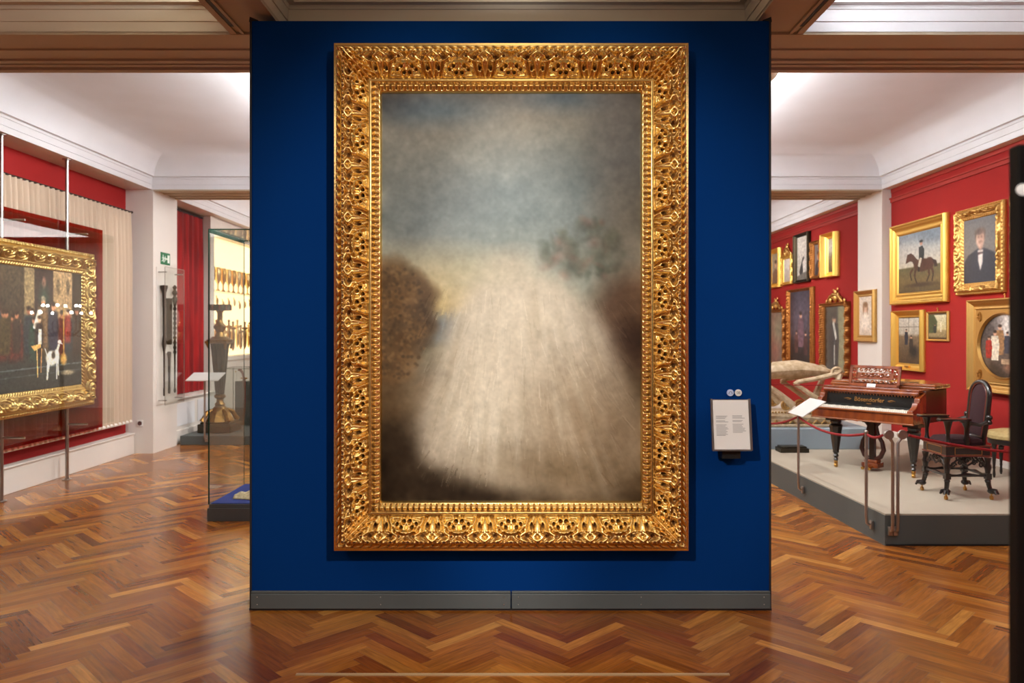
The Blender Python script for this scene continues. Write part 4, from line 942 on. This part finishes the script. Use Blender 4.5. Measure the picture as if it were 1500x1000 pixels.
# ---- piano, local frame: x to the treble (right), y to the tail
ux, uy = .634, -.773
pr_ = thing('grand_piano', 'small antique brown grand piano with fretwork music stand on the platform', 'piano', (3.51, 7.86, .25), math.atan2(uy, ux), None)
HB, HT = .53, .86    # underside / top of the case above the platform
HW = .52
case = [(-HW, .0), (HW, .0), (HW, .62), (.50, .8), (.42, .95), (.28, 1.12), (.18, 1.3), (.08, 1.44), (-.1, 1.53), (-.3, 1.56), (-.46, 1.52), (-HW, 1.4)]
KEY = .27
body = [(-HW, KEY)] + [(HW, KEY)] + case[2:]
MB().prism(body, HB + .03, HT - .012).build('case', walnut_d, pr_, bevel=.004)
MB().prism([(x * 1.01, y * 1.005) for x, y in body], HB, HB + .035).build('bottom_moulding', walnut_d, pr_)
# key bed front
MB().span(-HW - .005, HW + .005, -.03, KEY, HB, HB + .10).build('key_bed', walnut, pr_, bevel=.006)
MB().span(-HW - .012, HW + .012, -.045, -.02, HB + .10, HB + .118).span(-HW - .01, HW + .01, -.04, -.02, HB + .0, HB + .014).build('key_slip_moulding', walnut_t, pr_, bevel=.004)
for sx in (-1, 1):   # cheeks with a scroll
    ck = [(-.03, HB + .10), (-.03, HB + .135), (.02, HB + .15), (.06, HB + .17), (.09, HB + .21), (.12, HB + .215), (.13, HB + .25), (.17, HB + .27), (KEY + .01, HT - .02), (KEY + .01, HB + .10)]
    MB().prism(ck, sx * HW, sx * (HW - .055), Matrix(((0, 0, 1), (1, 0, 0), (0, 1, 0)))).build('cheek', walnut, pr_, bevel=.004)
MB().span(-HW + .055, HW - .055, -.01, .15, HB + .10, HB + .137).build('white_keys', ivory, pr_, bevel=.002)
gap = MB(); n = 46; wk = (2 * HW - .11) / n
for k in range(1, n): gap.span(-HW + .055 + k * wk - .0009, -HW + .055 + k * wk + .0009, -.0115, .15, HB + .105, HB + .1375)
gap.build('key_gaps', darkwood, pr_)
bk = MB()
for k in range(n - 1):
    if k % 7 in (0, 1, 3, 4, 5): x = -HW + .055 + (k + 1) * wk; bk.span(x - wk * .3, x + wk * .3, .055, .15, HB + .137, HB + .150)
bk.build('black_keys', blackgloss, pr_, bevel=.001)
# name board, slightly sloping
MB().prism([(.15, HB + .10), (.19, HT - .04), (KEY + .01, HT - .04), (KEY + .01, HB + .10)], -HW + .055, HW - .055, Matrix(((0, 0, 1), (1, 0, 0), (0, 1, 0)))).build('name_board', blackgloss, pr_)
text_mesh('lettering', 'Bösendorfer', .062, gilt_line, pr_, (0.0, .164, HB + .205), (math.radians(82), 0, 0), .0008)
text_mesh('lettering', 'WIEN', .02, gilt_line, pr_, (0.0, .158, HB + .165), (math.radians(82), 0, 0), .0008)
fl = MB()
for sx in (-1, 1):
    fl.tube([(sx * .19, .165, HB + .205), (sx * .23, .166, HB + .212), (sx * .27, .166, HB + .205)], [.003, .005, .001], 6).tube([(sx * .2, .164, HB + .198), (sx * .24, .164, HB + .196)], [.003, .001], 6)
fl.build('gilt_flourish', gilt_line, pr_)
MB().tube([(-HW + .03, .17, HT - .04), (HW - .03, .17, HT - .04)], .024, 12).build('fall_rail', walnut, pr_)
bd = MB()
for k in range(30): bd.ball((-HW + .07 + k * (2 * HW - .14) / 29, .163, HT - .068), .007, 6)
bd.build('bead_row', walnut_t, pr_)
MB().span(-HW + .02, HW - .02, .16, .42, HT - .03, HT).build('front_top_board', walnut, pr_, bevel=.004)
# lid: back part flat, front flap folded back on it
lid = [(-HW - .03, .40), (HW + .03, .40), (HW + .04, .63), (.53, .82), (.45, .98), (.31, 1.15), (.21, 1.33), (.10, 1.48), (-.1, 1.57), (-.3, 1.60), (-.48, 1.56), (-HW - .03, 1.42)]
MB().prism(lid, HT, HT + .02).build('lid', walnut_t, pr_, bevel=.005)
MB().box((.0, .60, HT + .033), (2 * HW + .05, .36, .02)).box((0, .6, HT + .045), (2 * HW - .1, .28, .008)).build('folded_flap', walnut_t, pr_, bevel=.004)
# music desk with fretwork
MD = Matrix.Translation((-.04, .34, HT)) @ Matrix.Rotation(math.radians(-14), 4, 'X')
md = MB(); w_, h_ = .27, .225
for bx_ in ((-w_, w_, 0, .03), (-w_, w_, h_ - .03, h_), (-w_, -w_ + .03, 0, h_), (w_ - .03, w_, 0, h_), (-.2, .2, .08, .092), (-.2, -.19, .08, h_ - .03), (.19, .2, .08, h_ - .03)):
    md.span(bx_[0], bx_[1], -.009, .009, bx_[2], bx_[3])
md.v = [tuple(MD @ Vector(p)) for p in md.v]; md.build('music_desk_frame', walnut, pr_, bevel=.002)
md = MB()
def scroll(cx, cz, r, s):
    md.tube([(cx + s * r * (1 - t / 9) * math.cos(t), 0, cz + r * (1 - t / 9) * math.sin(t)) for t in np.linspace(0, 7, 20)], .0065, 5)
for k in range(7):
    scroll(-.15 + k * .05, .172, .020, 1 if k % 2 else -1); 
for k in range(4):
    scroll(-.218, .05 + k * .042, .018, 1 if k % 2 else -1); scroll(.218, .05 + k * .042, .018, 1 if k % 2 else -1)
for k in range(8): scroll(-.165 + k * .048, .052, .016, 1 if k % 2 else -1)
for k in range(6): scroll(-.13 + k * .052, .12, .024, -1 if k % 2 else 1)
md.v = [tuple(MD @ Vector(p)) for p in md.v]; md.build('fretwork', walnut_t, pr_)
md = MB().span(-.19, .19, .004, .008, .09, .15); md.v = [tuple(MD @ Vector(p)) for p in md.v]; md.build('desk_panel', walnut, pr_)
MB().box((-.02, .25, HT + .02), (.09, .004, .035), M=Matrix.Rotation(-.4, 3, 'X')).build('place_card', paper, pr_)
# legs
def pleg(x, y, name='leg'):
    o = MB().box((x, y, HB - .015), (.15, .15, .03)).lathe([(.055, .47), (.06, .49), (.05, .50), (.065, .53)], (x, y, 0), 8).lathe([(.045, HB - .11), (.07, HB - .10), (.072, HB - .085), (.05, HB - .07), (.05, HB - .03)], (x, y, 0), 8).lathe([(.03, .16), (.068, .43), (.072, .445), (.06, .46), (.04, .465)], (x, y, 0), 8).lathe([(.014, .06), (.024, .085), (.016, .10), (.03, .125), (.02, .14), (.034, .165), (.03, .18)], (x, y, 0), 12).build(name, ebony, pr_)
    c = MB().lathe([(.018, .035), (.02, .065), (.014, .075)], (x, y, 0), 12).tube([(x - .012, y, .02), (x + .012, y, .02)], .019, 12).build('castor', brass, o); return o
pleg(-.34, .13); pleg(.46, .13); pleg(-.02, 1.30)
# lyre
LY = .24
MB().box((0, LY, .06), (.17, .14, .05)).box((0, LY, .10), (.13, .10, .03)).build('lyre_base', walnut, pr_, bevel=.005)
for sx in (-1, 1):
    MB().tube([(sx * .03, LY, .115), (sx * .085, LY, .15), (sx * .115, LY, .22), (sx * .10, LY, .30), (sx * .055, LY, .38), (sx * .04, LY, .46), (sx * .07, LY, .5)], [.022, .024, .024, .022, .02, .018, .02], 10).build('lyre_arm', walnut_d, pr_)
MB().box((0, LY, .33), (.055, .04, .45)).box((0, LY, .515), (.17, .1, .04)).build('lyre_column', ebony, pr_)
for sx in (-1, 1): MB().tube([(sx * .03, LY - .04, .05), (sx * .035, LY - .15, .035)], [.008, .016], 8).build('pedal', brass, pr_)

# ---- ebonised armchair facing left
ch = thing('carved_armchair', 'ebonised armchair with dark velvet seat and claw feet on castors beside the piano', 'armchair', (3.87, 6.80, .25))
S = .175; zs = .37
corners = [(-S, -S), (-S, S), (S, -S), (S, S)]
for (x, y) in corners:
    sx, sy = (1 if x > 0 else -1), (1 if y > 0 else -1)
    l = MB().lathe([(.018, .14), (.026, .16), (.018, .18), (.022, .24), (.03, .28), (.02, .31), (.03, .36)], (x, y, 0), 10)
    l.box((x, y, .20), (.045, .045, .05)); l.tube([(x, y, .19), (x + sx * .004, y + sy * .004, .13), (x + sx * .012, y + sy * .012, .09)], [.022, .02, .018], 8)
    lg = l.build('leg', ebony, ch)
    f = MB().ball((x + sx * .02, y + sy * .02, .075), .03, 10, (1.2, 1.2, .8))
    for a in (-.6, 0, .6):
        an = math.atan2(sy, sx) + a; f.tube([(x + sx * .015, y + sy * .015, .085), (x + .045 * math.cos(an) + sx * .015, y + .045 * math.sin(an) + sy * .015, .08), (x + .06 * math.cos(an) + sx * .015, y + .06 * math.sin(an) + sy * .015, .055)], [.016, .014, .008], 6)
    f.build('claw_foot', ebony, lg)
    MB().tube([(x + sx * .02, y + sy * .02, .06), (x + sx * .02, y + sy * .02, .035)], .007, 6).tube([(x + sx * .02 - .008, y + sy * .02, .019), (x + sx * .02 + .008, y + sy * .02, .019)], .018, 12).build('castor', brass, lg)
for y in (-S, S): MB().tube([(-S, y, .205), (-.09, y, .205), (0, y, .21), (.09, y, .205), (S, y, .205)], [.014, .01, .018, .01, .014], 8).build('stretcher', ebony, ch)
for x in (-S, S): MB().tube([(x, -S, .205), (x, -.09, .205), (x, 0, .21), (x, .09, .205), (x, S, .205)], [.014, .01, .018, .01, .014], 8).build('stretcher', ebony, ch)
MB().box((0, 0, zs + .045), (2 * S + .03, 2 * S + .03, .10)).build('seat_frame', ebony, ch, bevel=.006)
tr = MB()
for zz in (zs + .005, zs + .088): tr.box((0, 0, zz), (2 * S + .042, 2 * S + .042, .010))
tr.build('seat_moulding', ebony_red, ch)
tr = MB()
for s_ in (-1, 1):
    for q in (-.115, .115):
        tr.box((q, s_ * (S + .0165), zs + .045), (.004, .003, .06)); tr.box((s_ * (S + .0165), q, zs + .045), (.003, .004, .06))
    for zz in (.015, .075): tr.box((0, s_ * (S + .0165), zs + zz), (.23, .003, .004)); tr.box((s_ * (S + .0165), 0, zs + zz), (.003, .23, .004))
tr.build('gilt_inlay', gilt_line, ch)
for (x, y, rot) in ((0, -S, 0), (0, S, 0), (-S, 0, 1), (S, 0, 1)):   # pierced aprons
    ap = MB()
    for k in range(5):
        c = (k - 2) * .06; zz = .325 - .02 * abs(k - 2) + .01
        pts = [(c + .024 * math.cos(t) * (1 - t / 10), .024 * math.sin(t) * (1 - t / 10)) for t in np.linspace(0, 6.5, 16)]
        ap.tube([((x + p[0], y, zz + p[1]) if not rot else (x, y + p[0], zz + p[1])) for p in pts], .008, 5)
    e = (1, 0) if not rot else (0, 1)
    ap.tube([(x - e[0] * .15, y - e[1] * .15, .28), (x - e[0] * .09, y - e[1] * .09, .34), (x, y, .29), (x + e[0] * .09, y + e[1] * .09, .34), (x + e[0] * .15, y + e[1] * .15, .28)], .010, 6)
    ap.build('carved_apron', ebony, ch)
cu = MB().rings([[(kx * math.copysign(abs(math.cos(a)) ** .5, math.cos(a)), kx * math.copysign(abs(math.sin(a)) ** .5, math.sin(a)), zs + zz) for a in np.linspace(0, 2 * PI, 33)[:-1]] for kx, zz in ((S - .002, .09), (S - .0, .12), (S - .02, .145), (S - .07, .155), (.01, .158))])
cu.build('seat', velvet, ch)
# back: tall padded back in the plane x = S leaning backwards
def bk_pt(y, z): return (S + .0 + (z - .50) * .10, y, z)
out = []; hw_, z0_, z1_ = .135, .52, 1.0
for a in np.linspace(0, PI, 15): out.append((hw_ * math.cos(a), z1_ - .12 + .12 * math.sin(a)))
out = [(hw_ * .86, z0_)] + [(hw_ * 1.0, .7)] + out + [(-hw_, .7), (-hw_ * .86, z0_)]
fr = MB().tube([bk_pt(y, z) for y, z in out] + [bk_pt(*out[0])], .022, 10); fr.build('back_frame', ebony, ch)
MB().tube([(bk_pt(y * .84, .5 + (z - .5) * .955 + .008)[0] - .012, y * .84, .5 + (z - .5) * .955 + .012) for y, z in out], .006, 6).build('red_beading', ebony_red, ch)
pn = MB(); ring1 = [bk_pt(y * .87, z - .006) for y, z in out]; n = len(ring1)
ctr = [Vector(bk_pt(0, .76))] * n
rgs = [[tuple(Vector(p) * (1 - q) + ctr[0] * q + Vector((-.03 * math.sin(q * PI / 2) ** .5, 0, 0))) for p in ring1] for q in (0, .12, .35, .7, .98)]
pn.rings(rgs); pn.build('backrest', velvet, ch)
for sy in (-1, 1):
    MB().tube([(S, sy * .115, .44), (S, sy * .12, .50), bk_pt(sy * .12, .54)], .016, 8).build('back_post', ebony, ch)
    MB().ball(bk_pt(sy * .165, .70), .026, 10).ball(bk_pt(sy * .175, .66), .022, 10).build('carved_knob', ebony, ch)
    # arm: curved rail then flat writing rest carried by post
    MB().tube([bk_pt(sy * .16, .67), (.10, sy * .19, .64), (.02, sy * .185, .655), (-.06, sy * .175, .675)], [.018, .016, .016, .014], 8).build('arm_rail', ebony, ch)
    MB().lathe([(.018, .46), (.026, .48), (.016, .51), (.016, .57), (.022, .61), (.034, .66), (.04, .675)], (-S + .01, sy * (S - .005), 0), 10).build('arm_support', ebony, ch)
    MB().prism([(-.25, sy * .16 - .05), (-.02, sy * .16 - .055), (.03, sy * .17 - .02), (.03, sy * .17 + .02), (-.02, sy * .17 + .055), (-.23, sy * .17 + .05), (-.26, sy * .165)], .675, .692).build('arm_pad', ebony, ch, bevel=.003)
MB().lathe([(.02, .46), (.03, .5), (.02, .55), (.02, .61), (.045, .67)], (.0, -.165, 0), 10).build('arm_support', ebony, ch)

# ---- round stool at the right edge
st = thing('upholstered_stool', 'round stool with a pale gold damask seat partly hidden by the black panel', 'stool', (4.90, 7.62, .25))
MB().lathe([(.20, .375), (.225, .39), (.23, .42), (.21, .455), (.12, .475), (.01, .48)], seg=28).build('seat', stoolseat, st)
MB().lathe([(.19, .33), (.215, .335), (.22, .36), (.215, .38), (.19, .38)], seg=28).build('seat_rim', ebony, st)
for k in range(4):
    a = k * PI / 2 + PI; x, y = .185 * math.cos(a), .185 * math.sin(a)
    MB().lathe([(.008, 0), (.014, .03), (.010, .08), (.014, .1), (.011, .11), (.022, .26), (.028, .28), (.016, .29), (.024, .31), (.024, .335)], (x, y, 0), 10).build('leg', ebony, st)

# ---- carved cream sleigh
sl = thing('carved_sleigh', 'cream and gilt carved rococo sleigh with scrolled struts behind the rope', 'sleigh', (3.48, 9.85, .50))
def spiral(cx, cz, r, turns=1.6, s=1, y=0, th=.02, a0=0):
    return [(cx + s * r * (1 - t / (2 * PI * turns) * .8) * math.cos(t + a0), y, cz + r * (1 - t / (2 * PI * turns) * .8) * math.sin(t + a0)) for t in np.linspace(0, 2 * PI * turns, 30)]
MB().rings([[(-.42 + 1.0 * t, .20 * k_ * math.cos(a), .66 + .05 * math.sin(PI * t) + (.10 * math.sin(PI * (t * .8 + .2)) + .02) * math.sin(a)) for a in np.linspace(0, 2 * PI, 17)[:-1]] for t, k_ in ((0, .3), (.05, .8), (.2, 1), (.5, 1), (.75, .8), (.92, .6), (1, .2))]).build('roll_seat', cream, sl)
for y in (-.24, .24):
    fr = MB().tube([(.56, y, .70), (.50, y, .66), (.25, y, .60), (.02, y, .56), (-.02, y, .53)], [.03, .032, .03, .028, .03], 8)
    fr.tube([(-.02, y, .54), (.10, y, .46), (.30, y, .32), (.40, y, .22)], [.03, .03, .035, .05], 8)
    fr.tube([(.55, y, .66), (.50, y, .52), (.44, y, .38), (.46, y, .25), (.54, y, .16)], [.035, .04, .05, .07, .06], 8)
    fr.tube([(-.40, y, .54), (-.2, y, .40), (-.05, y, .26)], [.035, .04, .06], 8)
    fr.tube(spiral(.50, .67, .075, 1.6, 1, y), .018, 8)
    fr.build('side_strut', cream, sl)
    MB().tube(spiral(.22, .22, .08, 1.8, -1, y - .02), .016, 8).tube(spiral(-.13, .27, .07, 1.8, 1, y - .02), .016, 8).build('scroll', cream_g, sl)
    MB().tube([(-.45, y, .15), (.1, y, .12), (.45, y, .10), (.62, y, .16)], [.04, .045, .045, .03], 8).build('runner', cream, sl)
MB().box((.02, 0, .15), (1.0, .5, .07)).box((0, 0, .08), (.92, .54, .06)).box((.0, 0, .02), (.98, .58, .04)).build('base_board', cream, sl, bevel=.015)
rb = MB()
for k in range(26): rb.ball((-.45 + k * .038, -.262, .185), .013, 6)
rb.build('gilt_beading', cream_g, sl); rb = MB()
for k in range(9): rb.tube([(-.4 + k * .1, -.275, .04), (-.36 + k * .1, -.28, .09), (-.32 + k * .1, -.275, .05)], .010, 5)
rb.build('gilt_festoon', cream_g, sl)
cr = MB()
for x, z, r in ((-.40, .80, .035), (-.36, .88, .03), (-.33, .76, .05), (-.28, .84, .03), (-.25, .78, .035), (-.45, .74, .05)): cr.ball((x, 0, z), r, 8, (1, 1.4, 1.4))
cr.build('carved_tuft', cream_g, sl)
tag(MB().box((3.3, 9.25, .275), (.34, .2, .05)).box((3.3, 9.25, .31), (.30, .16, .02)).build('dark_casket', bronze, bevel=.004), 'dark flat casket lying on the platform in front of the pale blue-grey block', 'casket')

# ---- rope barrier
def post(x, y, px, py, label, head=False, h=.86, knob=True):
    # hooks round the platform edge: J-shaped foot fixed to its side, px,py = outward direction
    p = thing('barrier_post', label, 'post', (x, y, 0), group='steel barrier posts on the platform edge')
    pts = [(px * .028, py * .028, .13), (px * .05, py * .05, .14), (px * .055, py * .055, .18), (px * .045, py * .045, .215), (px * .02 - px * .0, py * .02, .262), (-px * .02, -py * .02, .275), (-px * .03, -py * .03, .32), (-px * .03, -py * .03, h)]
    pts = [(px * .03, py * .03, .12), (px * .05, py * .05, .135), (px * .055, py * .055, .2), (px * .055, py * .055, h)] if not head else pts
    MB().tube(pts, .0125, 10).build('shaft', steel_d, p)
    MB().box((px * .012, py * .012, .12), (.034 if abs(py) > .5 else .022, .034 if abs(px) > .5 else .022, .07)).build('clamp', steel_d, p, bevel=.003)
    if knob:
        e = pts[-1]; MB().ball((e[0], e[1], h + .0), .017, 10).build('cap', steel_d, p)
    return p
EX = 2.87
post(2.8305, 10.3, -1, 0, 'far steel barrier post on the platform edge beside the sleigh')
post(2.852, 7.66, -1, 0, 'steel barrier post carrying the white slanted text board', h=.885, knob=False)
post(2.90, 6.28, -1, 0, 'steel barrier post on the long platform side holding the rope middle', h=.875)
for x, dx, lab in ((2.945, -.03, 'left of the paired steel posts with round heads at the platform corner'), (2.985, .035, 'right of the paired steel posts with round heads at the platform corner')):
    p = thing('barrier_post', lab, 'post', (x, 6.098, 0), group='steel barrier posts on the platform edge')
    MB().tube([(0, -.03, .12), (0, -.05, .135), (0, -.055, .2), (0, -.055, .82), (dx * .6, -.055, .85), (dx, -.055, .875)], .0125, 10).build('shaft', steel_d, p)
    MB().box((0, -.014, .12), (.034, .026, .07)).build('clamp', steel_d, p, bevel=.003)
    MB().lathe([(.008, -.014), (.036, -.012), (.038, 0), (.036, .012), (.008, .014)], (0, 0, 0), 18).build('disc_head', steel_d, p).matrix_basis = Matrix.Translation((dx, -.055, .885)) @ Matrix.Rotation(PI / 2, 4, 'X')
tb = thing('text_board', 'white slanted text board left of the piano above the red rope', 'sign', (2.85, 7.64, .92))
MB().box((.02, 0, .02), (.27, .40, .008), M=Matrix.Rotation(math.radians(-33), 3, 'Y')).build('board', cardw, tb)
def sag(a, b, d, n=14):
    a, b = Vector(a), Vector(b); return [a.lerp(b, t) - Vector((0, 0, d * 4 * t * (1 - t))) for t in np.linspace(0, 1, n)]
for pts, lab in ((sag((2.776, 10.276, .86), (2.797, 7.685, .84), .20), 'red rope span behind the white text board, leading past the sleigh'),
                 (sag((2.797, 7.635, .84), (2.845, 6.305, .855), .07), 'red rope span between the text board post and the next post'),
                 (sag((2.845, 6.255, .855), (2.865, 6.045, .88), .02), 'short red rope span joining the corner posts'),
                 (sag((3.07, 6.043, .88), (XR - .002, 6.043, .83), .12), 'long red rope span running right in front of the armchair')):
    tag(MB().tube(pts, .011, 8).build('barrier_rope', ropered), lab, 'rope', 'red barrier rope spans')
tag(MB().tube(sag((3.0, 9.35, 1.05), (4.0, 9.3, 1.05), .01), .006, 6).build('thin_rope', ropered), 'thin dark red cord stretched in front of the cream sleigh', 'cord')

# ================================================================== LIGHTS
def area(loc, rot, size, power, col=(1, .97, .93), spread=PI, sy=None):
    l = bpy.data.lights.new('area', 'AREA'); l.energy = power; l.color = col; l.size = size; l.spread = spread
    if sy: l.shape = 'RECTANGLE'; l.size_y = sy
    o = bpy.data.objects.new('area_light', l); COL.objects.link(o); o.location = loc; o.rotation_euler = rot; return o
def spot(loc, tgt, power, ang, blend=.5, radius=.03, col=(1, .96, .91), sx=1):
    l = bpy.data.lights.new('spot', 'SPOT'); l.energy = power; l.color = col; l.spot_size = math.radians(ang); l.spot_blend = blend; l.shadow_soft_size = radius
    o = bpy.data.objects.new('spot_light', l); COL.objects.link(o); o.location = loc
    d = Vector(tgt) - Vector(loc); o.rotation_euler = d.to_track_quat('-Z', 'Y').to_euler(); o.scale = (sx, 1, 1); return o
UP = (PI, 0, 0)
# cove lighting above the quarter-round lamps
for sx in (-1, 1):
    for (y0, y1, pw) in ((.4, 4.9, 60 if sx > 0 else 22), (5.9, 10.5, 85), (11.5, 16.0, 60)):
        area((sx * 2.0, (y0 + y1) / 2, SOF + .19), (PI, math.radians(-18) * -sx, 0), .12, pw, (.93, .96, 1), sy=y1 - y0)
area((0, 2.5, SOF + .1), UP, .3, 20, sy=4.5)
# picture spots, crossing
spot((1.4, .2, 3.6), (-.66, 4.7, 1.5), 430, 50, .7, .025, sx=.55)
spot((-1.4, .2, 3.6), (.59, 4.7, 1.5), 430, 50, .7, .025, sx=.55)
# added fill light for the bays: unseen area lights just below the beams' underside
area((0, -1.9, 3.60), (0, 0, 0), 2.6, 30, (1, .96, .9))
area((-3.4, 2.6, 3.60), (0, 0, 0), 1.4, 28, (1, .96, .9), sy=3)
area((3.4, 2.6, 3.60), (0, 0, 0), 1.4, 28, (1, .96, .9), sy=3)
area((0, 8.2, 3.64), (0, 0, 0), .8, 150, (1, .97, .93), sy=4.2)
area((0, 14, 3.64), (0, 0, 0), 1.8, 110, (1, .96, .91), sy=4)
for (l, t, p, a) in (((2.0, 6.4, 3.6), (5.1, 8.0, 1.5), 190, 75), ((2.0, 9.0, 3.6), (5.1, 10.0, 1.6), 150, 75), ((2.0, 12.5, 3.6), (5.1, 14.0, 1.7), 190, 75), ((-2.0, 6.6, 3.6), (-5.1, 8.3, 1.7), 260, 75), ((-2.0, 9.6, 3.6), (-5.1, 10.9, 1.9), 130, 60), ((-2.2, 11.8, 3.6), (-5.1, 12.6, 1.4), 160, 60), ((2.05, 5.9, 3.6), (3.7, 7.3, .7), 160, 60)):
    spot(l, t, p, a, .8, .05, (1, .97, .93))
w = bpy.data.worlds.new('World'); scene.world = w; w.use_nodes = True
w.node_tree.nodes['Background'].inputs[0].default_value = (1, .9, .8, 1); w.node_tree.nodes['Background'].inputs[1].default_value = .3

# ================================================================== CAMERA
cam = bpy.data.cameras.new('Camera'); co = bpy.data.objects.new('Camera', cam); COL.objects.link(co)
co.location = (0, 0, CAMZ); co.rotation_euler = (PI / 2, 0, 0)
cam.lens = F * 36 / 1500; cam.sensor_width = 36; cam.shift_x = -7 / 1500; cam.shift_y = -16 / 1500
cam.dof.use_dof = True; cam.dof.focus_distance = 4.65; cam.dof.aperture_fstop = 2.6
cam.clip_start = .05
scene.camera = co
scene.view_settings.view_transform = 'Standard'
try: scene.view_settings.look = 'None'
except Exception: pass
scene.view_settings.exposure = .42
scene.cycles.max_bounces = 8; scene.cycles.transparent_max_bounces = 16
